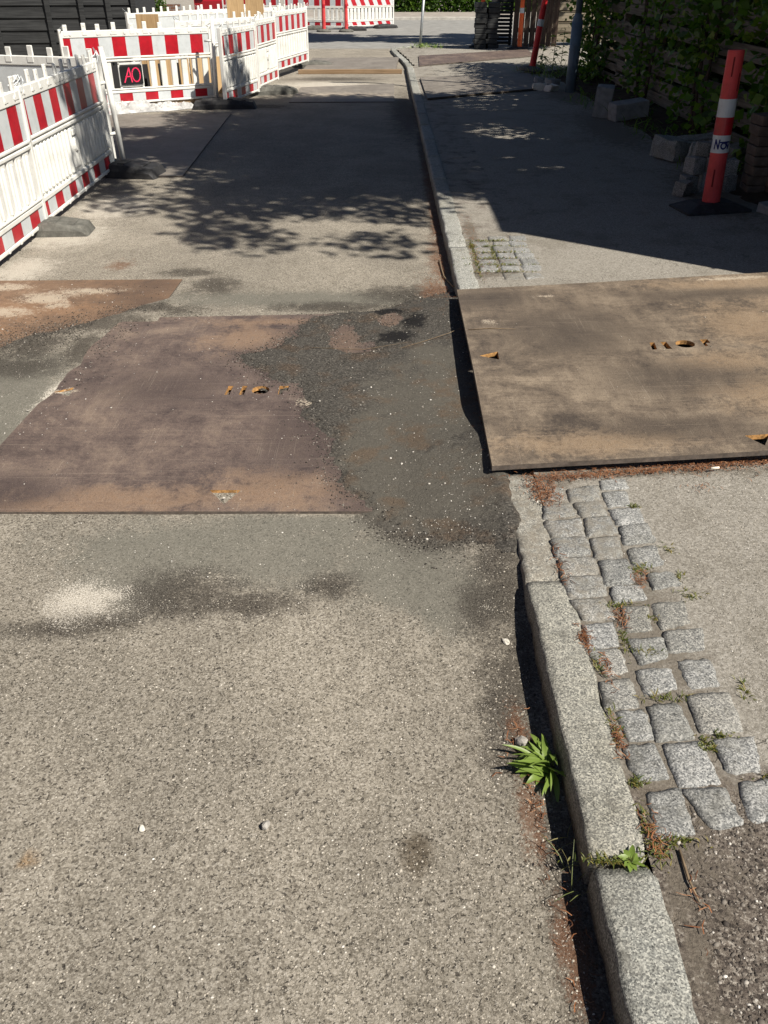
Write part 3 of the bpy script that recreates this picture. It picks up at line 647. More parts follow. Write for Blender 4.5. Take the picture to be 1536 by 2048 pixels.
# dark cold-mix asphalt smeared over the left plate and ramped up to the kerb
def patch_sd(X, Y):
    sd = poly_sd(X, Y, PATCH)
    for (cx, cy, rx, ry) in ((-.20, 4.16, .07, .22), (-.15, 3.98, .10, .09), (.05, 4.38, .07, .10)):   # bare plate shows through
        sd = np.minimum(sd, (np.sqrt(((X - cx) / rx) ** 2 + ((Y - cy) / ry) ** 2) - 1) * min(rx, ry))
    return sd
def patch_z(X, Y):
    sd = patch_sd(X, Y) + .13 * (fbm(X * 9, Y * 9, 31) - .47) + .03 * (vnoise(X * 70, Y * 70, 41) - .5)
    base = P1Z * np.clip((.30 - X) / .14, 0, 1) * np.clip((Y - 2.36) / .10, 0, 1) * np.clip((4.62 - Y) / .1, 0, 1)
    th = .010 * np.clip(sd / .05, -1.5, 1) + .006 * (fbm(X * 4, Y * 4, 51) - .5)
    raw = np.clip(poly_sd(X, Y, PATCH) / .30, 0, 1); raw = raw * raw * (3 - 2 * raw)
    ramp = np.clip((X + .02) / .40, 0, 1); ramp = ramp * ramp * (3 - 2 * ramp)
    wy = np.clip((4.95 - Y) / .3, 0, 1) * np.clip((Y - 2.35) / .4, 0, 1)
    rise = kerb_rise(X, Y) + raw * wy * (ramp * .030 * np.clip((Y - 2.6) / .5, 0, 1) + ramp * .022 * np.exp(-((Y - 4.6) / .2) ** 2) + ramp * .012 * (fbm(X * 2, Y * 2.2, 61) - .5))
    drop = .06 * np.clip((X - .43 - .05 * (fbm(X * 5, Y * 9, 91) - .5)) / .09, 0, 1)
    return base + th + rise - drop + .002 * (vnoise(X * 110, Y * 110, 71) - .5)
me = grid_mesh('asphalt_patch', np.arange(-.86, .56, .0085), np.arange(1.95, 5.05, .0105), patch_z, M['patch'], {
    'fine': lambda X, Y: np.clip(blobs(X, Y, [(.15, 2.6, .3, .35), (.2, 3.3, .3, .45), (0, 2.9, .2, .4), (.25, 3.8, .15, .2)]), 0, 1),
    'oil': lambda X, Y: blobs(X, Y, [(.06, 4.10, .10, .09), (.02, 4.50, .10, .06), (.16, 4.3, .07, .12)]) + .25 * (vnoise(X * 30, Y * 30, 5) - .5)},
    lambda X, Y: patch_sd(X, Y) > -.11)
struct(link('asphalt_patch', me))
# ------------------------------------------------------------------ barriers
BAR = {}
def lug(mb, x, z, h=.085):
    mb.box(x - .028, x + .028, -.009, .009, z - .002, z + h, ch=.005); mb.box(x - .034, x + .034, -.024, .024, z - .055, z - .001, ch=.004); mb.box(x - .008, x + .008, -.012, -.009, z + h * .55, z + h * .8, ch=.001)
def barrier_template(style, L=2.0, diag=False):
    root = empty('safety_barrier')
    W = M['white']
    Y = .022
    fr = MB()
    # rails: tubes with ribs
    def rail(z0, z1, d): fr.box(.0, L, -d, d, z0, z1, ch=.006)
    rail(.035, .062, .020); rail(.165, .20, .022); rail(.545, .572, .024); rail(.583, .605, .026); rail(.835, .915, .020)
    if style != 'ribbed': fr.box(.0, L, -.027, .027, .206, .222, ch=.004)
    for x in (0, L): fr.box(x - .022, x + .022, -.026, .026, .02, .935, ch=.006)
    for i in range(9):                      # bolt bosses along the bottom rail and dimples on top
        x = L * (i + .5) / 9
        fr.box(x - .014, x + .014, -.028, -.021, .036, .060, ch=.003)
    fr.build('frame', W, root)
    pp = MB()
    for i in range(11):
        x = .12 + (L - .24) * i / 10
        n = 8; b = len(pp.v)
        pp.tube([(x, -.0205, .874), (x, -.026, .874)], [.017, .013], 8)
    pp.build('dimples', W, root)['kind'] = 'stuff'
    # reflective strips
    def strip(z0, z1, nm):
        mb = MB(); p = .178; x = .024; red = True; xs = [x]; first = p * .5
        x2 = x + first
        edges = [(x, x2, True)]; c = False
        while x2 < L - .024:
            x3 = min(x2 + p, L - .024); edges.append((x2, x3, c)); c = not c; x2 = x3
        for a, b, rd in edges:
            mi = 1 if rd else 0
            for s, yy in ((-1, -.0125), (1, .0125)):
                if diag:
                    o = (z1 - z0) * .55; a0, b0 = max(a - 0, .024), b
                    P = [(min(max(a, .024), L - .024), yy, z0), (min(max(b, .024), L - .024), yy, z0), (min(max(b - o, .024), L - .024), yy, z1), (min(max(a - o, .024), L - .024), yy, z1)]
                else: P = [(a, yy, z0), (b, yy, z0), (b, yy, z1), (a, yy, z1)]
                mb.quad(*(P if s < 0 else P[::-1]), mi if s < 0 else 0)
        if diag: mb.quad((.024, -.0105, z0), (L - .024, -.0105, z0), (L - .024, -.0105, z1), (.024, -.0105, z1), 0); mb.quad((L - .024, .0105, z0), (.024, .0105, z0), (.024, .0105, z1), (L - .024, .0105, z1), 0)
        mb.box(.024, L - .024, -.0085, .0085, z0, z1, 0)
        mb.build(nm, [M['white_foil'], M['red_foil']], root)
    strip(.608, .832, 'top_strip'); strip(.065, .162, 'bottom_strip')
    # infill
    if style == 'ribbed':
        pb = MB(); pb.box(.024, L - .024, -.005, .005, .20, .545); pb.build('infill_panel', W, root)
        n = int(L / .085)
        for i in range(n):
            x = .06 + (L - .12) * i / (n - 1)
            if abs(x - L * .5) < .09: continue
            mb = MB(); mb.box(x - .021, x + .021, -.026, .026, .212, .535, ch=.012); mb.build('rib', W, root)
        mb = MB(); mb.box(L * .5 - .075, L * .5 + .075, -.016, .016, .23, .53, ch=.01); mb.tube([(L * .5, -.016, .40), (L * .5, -.030, .40)], [.06, .045], 12); mb.box(L * .5 - .05, L * .5 + .05, -.03, -.015, .47, .515, ch=.006); mb.build('lamp_bracket', W, root)
    elif style == 'slotted':
        # closed sheet pierced by tall slots: broad bars, narrow gaps
        n = int(L / .15); pit = (L - .048) / n
        for i in range(n):
            x0 = .024 + pit * i; mb = MB(); mb.box(x0, x0 + pit - .038, -.014, .014, .20, .545, ch=.008)
            mb.box(x0 + .035, x0 + pit - .073, -.024, .024, .225, .52, ch=.010); mb.build('slat', W, root)
    else:
        n = int(L / .15); pit = (L - .048) / n
        for i in range(n):
            x0 = .024 + pit * (i + .22)
            if abs(x0 + pit * .3 - L * .42) < .2: continue
            mb = MB(); mb.box(x0, x0 + pit * .55, -.014, .014, .20, .548, ch=.008); mb.build('slat', W, root)
        mb = MB(); cx = L * .42
        mb.box(cx - .165, cx + .165, -.012, .012, .235, .262, ch=.004); mb.box(cx - .165, cx + .165, -.012, .012, .502, .53, ch=.004)
        mb.box(cx - .165, cx - .14, -.012, .012, .202, .545, ch=.004); mb.box(cx + .14, cx + .165, -.012, .012, .202, .545, ch=.004)
        mb.build('sign_frame', W, root)
    # lugs on top
    n = int(L / .2)
    for i in range(n):
        mb = MB(); lug(mb, .07 + (L - .14) * i / (n - 1) + (.03 if i % 3 == 1 else 0), .915, .07 + .015 * (i % 2)); mb.build('lug', W, root)
    # wire loops at the ends
    for x in (.0, L):
        mb = MB(); mb.tube([(x, -.03, .90), (x + .03, -.045, .96), (x + .045, -.035, .99), (x + .02, -.01, .955), (x - .01, .03, .93)], .004, 5); mb.build('wire_tie', M['galv'], root)
    return root
def place_barrier(key, a, b, z, label, lean=0.0, **kw):
    """a, b: (x, y) of the two ends, front face to the right of a->b"""
    L = math.hypot(b[0] - a[0], b[1] - a[1]); Lr = kw.pop('L', 2.0); kk = (key, Lr, kw.get('diag', False))
    if kk not in BAR: BAR[kk] = barrier_template(key, Lr, **kw); o = BAR[kk]
    else: o = copy_tree(BAR[kk])
    o.location = (a[0], a[1], z); o.rotation_euler = (lean, 0, math.atan2(b[1] - a[1], b[0] - a[0]))
    tag(o, label, 'barrier', 'red and white safety barriers')
    return o
def foot_mesh(kind):
    mb = MB()
    if kind == 0:      # long rubber foot with sloping ends
        P = [(-.40, 0), (-.36, .075), (-.13, .105), (.13, .105), (.36, .075), (.40, 0)]
        rings = [[(x, yy * (1 if abs(x) < .3 else .82), z) for x, z in P] for yy in (-.17, -.15, .15, .17)]
        rings[0] = [(x * .97, -.17, z * .55) for x, z in P]; rings[3] = [(x * .97, .17, z * .55) for x, z in P]
        mb.loft([r[::-1] for r in rings])
        for x in (-.24, -.08, .08, .24): mb.box(x - .035, x + .035, -.11, .11, .09 if abs(x) < .2 else .085, .114 if abs(x) < .2 else .098, ch=.006)
    return mb
FOOT = foot_mesh(0)
def foot(x, y, rz, label, mat='rubber', z=0.0, sc=1.0):
    key = 'foot_' + mat
    if key not in BAR: BAR[key] = FOOT.mesh('rubber_base', M[mat])
    o = link('rubber_base', BAR[key], None, (x, y, z), (0, 0, rz)); o.scale = (sc, sc, sc)
    return tag(o, label, 'barrier foot', 'rubber feet under the barriers')

# near row on the left; the face turned to the street has its normal towards +X
place_barrier('slotted', (-2.43, 4.28), (-2.47, 6.28), .012, 'nearest slotted red and white barrier, cut by the left picture edge')
place_barrier('ribbed', (-2.475, 6.31), (-2.52, 8.30), .018, 'ribbed red and white barrier in dappled shade, second along the street', lean=R(-1.5))
place_barrier('open', (-2.60, 8.62), (-4.45, 9.15), .02, 'barrier turned across behind the ribbed one, showing only its top rail')
ao = place_barrier('open', (-4.15, 12.33), (-2.46, 13.33), .03, 'barrier facing the street gap with a black AO board in it', lean=R(2))
place_barrier('ribbed', (-2.17, 12.72), (-1.90, 14.12), .03, 'sunlit short ribbed barrier right of the AO board barrier', L=1.4)
place_barrier('ribbed', (-1.90, 14.22), (-1.745, 15.42), .07, 'narrow ribbed barrier in the middle of the angled row', L=1.2)
place_barrier('slotted', (-1.86, 16.3), (-1.46, 18.3), .10, 'slotted barrier at the far end of the angled row by the road plate')
place_barrier('open', (-2.02, 16.0), (-3.05, 14.25), .05, 'white-backed barrier closing the rear of the trench')
place_barrier('slotted', (-3.55, 18.95), (-4.55, 17.2), .04, 'rear barrier next to the corner of the black shed')
place_barrier('open', (-2.1, 20.25), (-3.6, 18.9), .04, 'rear barrier in front of the parked red car')
place_barrier('open', (-3.2, 31.6), (-1.28, 31.1), .03, 'vertical-striped barrier across the side street')
place_barrier('slotted', (-1.22, 31.1), (.30, 32.4), .03, 'diagonal-striped barrier at the end of the side street row', diag=True)
place_barrier('open', (-5.3, 32.3), (-3.3, 31.7), .03, 'leftmost barrier of the row across the side street')
foot(-2.44, 6.22, R(4), 'dusty grey rubber foot where the two nearest barriers meet', 'rubber_grey', 0, .8)
foot(-2.47, 8.28, R(-8), 'black rubber foot at the end of the ribbed barrier in shade', 'rubber', 0, 1.05)
foot(-2.20, 12.78, R(6), 'dark rubber foot between the AO board barrier and the angled row', 'rubber', 0, 1.1)
foot(-1.72, 14.35, R(20), 'rubber foot under the joint of the angled barriers', 'rubber_grey')
foot(-1.40, 18.6, R(10), 'grey rubber foot at the far end of the angled row', 'rubber_grey')
foot(-2.2, 31.0, R(0), 'rubber foot under the striped barrier in the side street', 'rubber_grey'); foot(.05, 31.9, R(30), 'black rubber foot at the end of the diagonal-striped barrier', 'rubber')
foot(-.95, 30.6, R(10), 'flat dark rubber foot lying between the two distant bollards', 'rubber')
# galvanised end post of the near row
mb = MB(); mb.tube([(0, 0, 0), (0, 0, 1.0)], .024, 10); mb.tube([(-.02, -.01, .72), (-.10, -.02, .70)], .014, 8); mb.tube([(-.02, -.01, .30), (-.10, -.02, .28)], .014, 8)
o = mb.build('barrier_post', M['white'], None, True, (-2.445, 8.42, .04), (R(2), R(-2), 0)); tag(o, 'white tubular post standing at the end of the ribbed barrier', 'post')
mb = MB(); mb.tube([(0, 0, 0), (0, 0, .98)], .026, 10); mb.tube([(-.02, 0, .70), (-.12, .02, .69)], .014, 8)
o = mb.build('barrier_post', M['white'], None, True, (-2.33, 12.98, .10), (R(1), R(2), 0)); tag(o, 'white tubular post at the right end of the AO board barrier', 'post')

# AO board hung in the barrier
def stroke(mb, pts, wd, mp, mi=0, closed=False):
    n = len(pts); rng = n if closed else n - 1
    for i in range(rng):
        a = Vector(pts[i]); b = Vector(pts[(i + 1) % n]); d = (b - a).normalized(); nn = Vector((-d.y, d.x)) * wd / 2; e = d * wd * .3
        P = [a - e - nn, b + e - nn, b + e + nn, a - e + nn]
        m = max(1, int((b - a).length / .012))
        for k_ in range(m):
            t0, t1 = k_ / m, (k_ + 1) / m
            q = [P[0].lerp(P[1], t0), P[0].lerp(P[1], t1), P[3].lerp(P[2], t1), P[3].lerp(P[2], t0)]
            mb.quad(*[mp(p.x, p.y) for p in q], mi)
board = empty('sign_board', ao.location); board.rotation_euler = ao.rotation_euler
bx0 = 2.0 * .42
mb = MB(); mb.box(bx0 - .150, bx0 + .150, -.034, -.022, .268, .498, ch=.004); mb.build('board', M['black'], board)
mb = MB(); fr = lambda u, v: (bx0 + u, -.0375, .383 + v)
stroke(mb, [(-.105, -.085), (-.03, .085)], .015, fr); stroke(mb, [(-.03, .085), (-.005, -.085)], .015, fr); stroke(mb, [(-.085, -.02), (-.01, -.015)], .013, fr)
stroke(mb, [(.06 + .055 * math.cos(t), .0 + .083 * math.sin(t)) for t in np.linspace(0, 2 * math.pi, 18, endpoint=False)], .015, fr, closed=True)
for f_ in range(0): pass
mb.build('lettering', M['pink'], board); tag(board, 'small black board with pink outlined letters AO in the white barrier', 'sign')

# ------------------------------------------------------------------ bollards
def bollard_template(name, body, base_kind, h=1.08, r=.062, bands=(), slots=True, n=24):
    root = empty(name)
    mb = MB(); hz = [0, .02, h - .012, h]; rr = [r * 1.02, r * 1.03, r * .90, r * .87]
    rings = [[(rad * math.cos(2 * math.pi * i / n), rad * .92 * math.sin(2 * math.pi * i / n), z) for i in range(n)] for z, rad in zip(hz, rr)]
    mb.loft(rings); mb.build('tube', body, root, False)
    me = root.children[0].data
    rad_at = lambda z: r * 1.03 + (r * .90 - r * 1.03) * (z - .02) / (h - .03)
    for z0, z1, m in bands:
        mb = MB(); rings = [[((rad_at(z) + .0016) * math.cos(2 * math.pi * i / n), (rad_at(z) + .0016) * .92 * math.sin(2 * math.pi * i / n), z) for i in range(n)] for z in (z0, z1)]
        mb.loft(rings, caps=False); mb.build('band', m, root)
    if slots:
        for ang, z0, z1 in ((-120, h * .84, h * .96), (-62, h * .75, h * .86), (-125, h * .12, h * .24), (150, h * .8, h * .9)):
            mb = MB(); a0, a1 = R(ang - 5), R(ang + 5)
            pts = []
            for z, a in ((z0, a0), (z0, a1), (z1, a1), (z1, a0)):
                q = rad_at(z) + .0012; pts.append((q * math.cos(a), q * .92 * math.sin(a), z))
            mb.quad(*pts); mb.build('slot', M['slot'], root)
    if base_kind == 'plate':
        mb = MB(); A = [(-.23, -.17), (.23, -.17), (.245, -.155), (.245, .155), (.23, .17), (-.23, .17), (-.245, .155), (-.245, -.155)]
        mb.loft([[(x, y, -.055) for x, y in A], [(x, y, -.032) for x, y in A], [(x * .62, y * .62, .004) for x, y in A], [(x * .55, y * .55, .010) for x, y in A]]); mb.build('base', M['rubber'], root)
    elif base_kind == 'round':
        mb = MB(); q = [(.22, -.05), (.235, -.03), (.21, 0), (.12, .022), (.075, .03)]
        mb.loft([[(a * math.cos(2 * math.pi * i / 20), a * math.sin(2 * math.pi * i / 20), z) for i in range(20)] for a, z in q]); mb.build('base', M['rubber_grey'], root, True)
    return root, rad_at
H1 = .985
b1, ra = bollard_template('bollard', M['bollard'], 'plate', H1, .062, [(.575, .69, M['white_foil']), (.46, .575, M['red_foil']), (.345, .46, M['white_foil'])])
b1.location = (2.40, 6.42, .165); b1.rotation_euler = (R(-1.0), R(-1.5), R(8))
mb = MB()
def wrap(u, v, zc=.402, a0=-108):
    q = ra(zc) + .0032; a = R(a0) + u / q; return (q * math.cos(a), q * .92 * math.sin(a), zc + v)
LW = .0105
stroke(mb, [(-.050, -.030), (-.046, .030)], LW, wrap); stroke(mb, [(-.046, .030), (-.022, -.028)], LW, wrap); stroke(mb, [(-.022, -.028), (-.018, .030)], LW, wrap)
stroke(mb, [(.014 + .018 * math.cos(t), -.009 + .019 * math.sin(t)) for t in np.linspace(0, 2 * math.pi, 14, endpoint=False)], LW, wrap, closed=True)
stroke(mb, [(-.010, .014), (.052, .016)], LW, wrap)
stroke(mb, [(.036, .012), (.048, -.026)], LW, wrap); stroke(mb, [(.048, -.026), (.064, .016)], LW, wrap)
stroke(mb, [(-.098, -.03), (-.094, .026)], LW, wrap)
mb.build('lettering', M['ink'], b1)
tag(b1, 'near red plastic bollard with white bands reading Nov on a dark rubber base', 'bollard', 'red plastic bollards')
b2, _ = bollard_template('bollard', M['bollard_dark'], 'round', 1.06, .055, [(.62, .72, M['white_foil'])])
b2.location = (2.52, 16.1, .20); b2.rotation_euler = (R(2), R(6.5), R(20)); tag(b2, 'dark red bollard tilting right beside the weedy patch by the lamp post', 'bollard', 'red plastic bollards')
b3, _ = bollard_template('bollard', M['orange'], 'plate', 1.05, .052, [(.66, .76, M['white_foil'])])
b3.location = (2.25, 22.6, .12); b3.rotation_euler = (0, R(2), 0); tag(b3, 'orange bollard at the street corner in front of the black tile stack', 'bollard', 'red plastic bollards')
b4 = copy_tree(b3); b4.location = (3.05, 21.6, .14); b4.rotation_euler = (0, 0, .5); tag(b4, 'orange bollard leaning on the brown board fence', 'bollard', 'red plastic bollards')
b5, _ = bollard_template('bollard', M['bollard'], 'round', 1.02, .058, [(.58, .68, M['red_foil'])])
b5.location = (-1.86, 30.0, .04); tag(b5, 'distant red bollard before the vertical-striped barrier', 'bollard', 'red plastic bollards')
b6 = copy_tree(b5); b6.location = (-1.17, 30.0, .04); b6.rotation_euler = (0, 0, 1); tag(b6, 'distant red bollard before the diagonal-striped barrier', 'bollard', 'red plastic bollards')

# ------------------------------------------------------------------ posts
lp = empty('lamp_post', (2.68, 13.45, .10))
mb = MB(); mb.tube([(0, 0, -.1), (0, 0, .90)], .075, 18); mb.build('lower_shaft', M['lamp'], lp, True)
mb = MB(); mb.tube([(0, 0, .90), (0, 0, 1.0)], [.075, .045], 18, caps=False); mb.build('shoulder', M['lamp'], lp, True)
mb = MB(); mb.tube([(0, 0, 1.0), (0, 0, 4.3)], [.045, .038], 16); mb.build('upper_shaft', M['lamp'], lp, True)
mb = MB(); mb.tube([(0, 0, 4.3), (-.05, 0, 4.42), (-.3, 0, 4.5), (-.62, 0, 4.5)], [.038, .04, .07, .05], 12); mb.build('lantern', M['lamp'], lp, True)
mb = MB(); mb.box(-.03, .03, -.079, -.070, .35, .62, ch=.004); mb.build('hatch', M['lamp'], lp)
tag(lp, 'blue-grey steel lamp post with a wider foot at the pavement edge', 'lamp post')
mb = MB(); mb.tube([(0, 0, -.1), (0, 0, 1.12)], .03, 12); o = mb.build('marker_post', M['galv'], None, True, (.86, 22.9, .06), (R(-3), R(4), 0)); tag(o, 'thin leaning galvanised post at the corner of the kerb', 'post')

# ------------------------------------------------------------------ black shed at the back left
sh = empty('shed', (-4.72, 18.6, 0), R(6))
mb = MB(); mb.box(-9, 0, .045, 3.0, -.1, 2.75); mb.build('wall', M['tar'], sh)
for i in range(13):
    z0 = .02 + i * .205
    for (xa, xb) in ((-9, -2.62), (-2.60, 0)):
        mb = MB(); b = len(mb.v); yy = .0
        mb.loft([[(xa, yy - .012, z0), (xa, .044, z0), (xa, .044, z0 + .203), (xa, yy + .012, z0 + .203)], [(xb, yy - .012, z0), (xb, .044, z0), (xb, .044, z0 + .203), (xb, yy + .012, z0 + .203)]])
        mb.build('board', M['tar'], sh)
for x in (-.03, -.50, -1.0, -1.62, -2.6, -3.2, -4.2, -5.2, -6.2):
    mb = MB(); mb.box(x - .045, x + .045, -.055, -.013, 0, 2.72, ch=.004); mb.build('batten', M['tar'], sh)
mb = MB(); mb.box(-9.3, .3, -.35, 3.3, 2.752, 2.86); mb.build('roof', M['roofing'], sh)
tag(sh, 'black tarred board shed with upright battens behind the barriers', 'shed')

# brick house added outside the picture on the left to block skylight
hs = empty('added_house', (-9.2, -9, -.05))
mb = MB(); mb.box(-8, 0, 0, 22, 0, 5.4); mb.build('wall', M['brick'], hs)
mb = MB(); mb.loft([[(-8.5, -.5, 5.35), (.5, -.5, 5.35), (-4, -.5, 8.6)], [(-8.5, 22.5, 5.35), (.5, 22.5, 5.35), (-4, 22.5, 8.6)]]); mb.build('roof', M['roofing'], hs)
for yy_ in (2.5, 6.5, 10.5, 14.5, 18.5):
    for zz_ in (.9, 3.4):
        mb = MB(); mb.box(.002, .05, yy_ - .65, yy_ + .65, zz_ - .05, zz_ + 1.35, ch=.01); fr_ = mb.build('window', M['white'], hs)
        mb = MB(); mb.box(.052, .062, yy_ - .55, yy_ + .55, zz_ + .04, zz_ + 1.26); mb.build('pane', M['glass_dark'], fr_)
tag(hs, 'added brown brick house with a dark roof, out of view on the left, blocking skylight', 'house')

# ------------------------------------------------------------------ trench timber, boards, plastic sheet
def board(cx, cy, wv, hv, rz, tilt, label, z=0.0, t_=.025, mat='ply', name='wooden_board', group='raw wooden boards in the trench'):
    mb = MB(); mb.box(-wv / 2, wv / 2, -t_ / 2, t_ / 2, 0, hv, ch=.003)
    o = mb.build(name, M[mat], None, False, (cx, cy, z), (tilt, 0, rz)); return tag(o, label, 'board', group)
board(-2.62, 17.3, .30, 1.55, R(14), R(-3), 'left of the two tall raw boards above the angled barriers', z=-.05)
board(-2.29, 17.36, .32, 1.62, R(12), R(-3), 'right of the two tall raw boards above the angled barriers', z=-.05)
board(-4.05, 16.6, .38, 1.02, R(4), R(-4), 'single raw board standing above the AO board barrier by the shed', z=-.05)
wl = ['leftmost', 'second', 'third', 'fourth', 'fifth', 'rightmost']
for i, x in enumerate((-3.35, -3.12, -2.95, -2.80, -2.68, -2.56)):
    board(x, 13.75 + .13 * i, .15 + .03 * (i % 2), .62 - .05 * (i % 3), R(28), R(-4), wl[i] + ' trench plank showing through the AO board barrier', z=-.02)
mb = MB(); mb.box(-.55, .55, -.05, .05, 0, .06, ch=.004); o = mb.build('timber_beam', M['timber'], None, False, (-2.75, 13.22, .002), (0, 0, R(30))); tag(o, 'short raw timber lying under the AO board barrier', 'timber')
mb = MB(); mb.box(-.95, .95, -.05, .05, 0, .07, ch=.004); o = mb.build('timber_beam', M['timber'], None, False, (-.62, 17.32, .001), (0, 0, R(2))); tag(o, 'long raw timber along the near edge of the bluish road plate', 'timber')
mb = MB(); mb.box(-.5, .5, -.05, .05, 0, .06, ch=.004); o = mb.build('timber_beam', M['timber'], None, False, (-1.72, 18.9, .001), (0, 0, R(-10))); tag(o, 'raw timber beside the far grey barrier foot', 'timber')
# black sheet standing in for the darkness inside the pit
mb = MB(); mb.box(-.9, .9, -.03, .03, 0, .45); o = mb.build('trench_dark_sheet', M['black'], None, False, (-3.75, 13.9, -.02), (R(-8), 0, R(28))); tag(o, 'black sheet standing for the dark inside the trench behind the AO board barrier', 'sheet')
bm = bmesh.new(); bmesh.ops.create_grid(bm, x_segments=46, y_segments=22, size=.5)
for v in bm.verts:
    x, y = v.co.x * 1.35, v.co.y * .62; d = max(abs(v.co.x), abs(v.co.y)) * 2
    n_ = mnoise.noise(Vector((x * 5, y * 5, 1))) * .07 + abs(mnoise.noise(Vector((x * 13, y * 11, 3)))) * .055
    v.co = Vector((x + .05 * mnoise.noise(Vector((x * 3, y * 3, 7))), y + .10 * mnoise.noise(Vector((x * 3, y * 3, 9))), .004 + max(0, (1 - d ** 2)) * (.05 + max(0, n_) * 1.9)))
me = bpy.data.meshes.new('plastic_sheet'); bm.to_mesh(me); bm.free(); me.materials.append(M['sheet'])
o = link('plastic_sheet', me, None, (-3.22, 12.66, 0), (0, 0, R(30))); tag(o, 'crumpled pale plastic sheet lying under the AO board barrier', 'plastic sheet')

# ------------------------------------------------------------------ foliage helpers
def leaf_cloud(P, size, aspect=.6, up=.3, rng=RNG, shape='diamond'):
    """P: n x 3 leaf positions -> verts, faces of folded leaves"""
    n = len(P); d = rng.normal(size=(n, 3)); d[:, 2] = d[:, 2] * .6 - up * .3; d /= np.linalg.norm(d, axis=1)[:, None]
    u = rng.normal(size=(n, 3)); u -= (u * d).sum(1)[:, None] * d; u /= np.linalg.norm(u, axis=1)[:, None]
    nn = np.cross(d, u); s = size * rng.uniform(.6, 1.35, n)[:, None]
    a = P - d * s * .5; b = P + d * s * .5; m = P - d * s * .08
    l = m + u * s * aspect * .5 + nn * s * .12; r = m - u * s * aspect * .5 + nn * s * .12
    V = np.stack([a, r, b, l], 1).reshape(-1, 3); base = np.arange(n) * 4
    F = np.concatenate([np.stack([base, base + 1, base + 2], 1), np.stack([base, base + 2, base + 3], 1)])
    return V, F
def ell_points(n, c, r, rng=RNG, shell=.35):
    v = rng.normal(size=(n, 3)); v /= np.linalg.norm(v, axis=1)[:, None]
    q = (shell + (1 - shell) * rng.uniform(0, 1, n)) ** .6
    return np.asarray(c) + v * q[:, None] * np.asarray(r)
def tree(loc, trunk_h, clumps, leaf, nleaf, label, trunk_r=.16, mat='leaf_tree'):
    root = empty('garden_tree', loc); x0, y0, z0 = loc
    mb = MB(); top = (.15, -.1, trunk_h)
    mb.tube([(0, 0, -.1), (.03, .02, trunk_h * .35), (.08, -.04, trunk_h * .7), top], [trunk_r * 1.25, trunk_r, trunk_r * .8, trunk_r * .6], 10)
    for c, r in clumps:
        e = Vector(c); s = Vector((.05, -.03, trunk_h * random.uniform(.55, .98))); m_ = s.lerp(e, .5) + Vector((random.uniform(-.2, .2), random.uniform(-.2, .2), .25))
        mb.tube([s, m_, e], [trunk_r * .42, trunk_r * .28, trunk_r * .1], 6)
    mb.build('trunk', M['bark'], root, True)
    tot = sum(r[0] * r[1] * r[2] for c, r in clumps); Ps = []
    for c, r in clumps:
        k_ = max(30, int(nleaf * r[0] * r[1] * r[2] / tot))
        # sub-clumps make gaps
        sub = ell_points(max(4, k_ // 160), c, np.array(r) * .95, shell=.2)
        for sc_ in sub: Ps.append(ell_points(160, sc_, (.42, .42, .26), shell=.1))
    V, F = leaf_cloud(np.concatenate(Ps), leaf)
    link('crown', np_mesh('crown', V, F, M[mat]), root)
    return tag(root, label, 'tree', 'garden trees behind the right-hand fence')
def clumps_at(center, ext, n, r0):
    out = []
    for i in range(n):
        p = ell_points(1, (0, 0, 0), ext, shell=.2)[0]
        q = r0 * random.uniform(.7, 1.2); out.append(((center[0] + p[0], center[1] + p[1], center[2] + p[2]), (q, q, q * .75)))
    return out
tree((4.7, 6.9, .09), 4.2, clumps_at((-1.25, -1.15, 6.0), (2.7, 2.4, 1.5), 36, .95), .12, 52000, 'broad leafy garden tree behind the fence shading the road')
tree((5.4, 10.6, .09), 4.4, clumps_at((-1.5, -2.0, 6.2), (1.9, 1.9, 1.4), 22, 1.0), .12, 42000, 'leafy garden tree behind the middle of the fence')
tree((6.2, 25.2 - 3.2, .09), 4.2, clumps_at((-1.9, 2.4, 5.8), (3.8, 2.0, 1.5), 26, 1.05) + clumps_at((-.35, -2.3, 5.0), (.7, .9, .8), 6, .8), .15, 38000, 'garden tree by the street corner shading the cross street')

# hedge across the street
hg = empty('hedge', (3.2, 44.2, 0)); 
P = np.stack([RNG.uniform(-5, 7, 40000), RNG.normal(0, .5, 40000), RNG.uniform(0, 1, 40000) ** .9 * 1.9], 1)
P[:, 1] -= .35 * np.sin(P[:, 0] * 2.1) * .5
V, F = leaf_cloud(P, .14); link('foliage', np_mesh('foliage', V, F, M['leaf_hedge']), hg)
mb = MB()
for i in range(14): mb.tube([(-4.7 + i * .87, 0, -.1), (-4.7 + i * .87 + random.uniform(-.1, .1), 0, .9)], [.03, .015], 6)
mb.build('stems', M['bark'], hg); tag(hg, 'clipped green hedge across the side street', 'hedge')

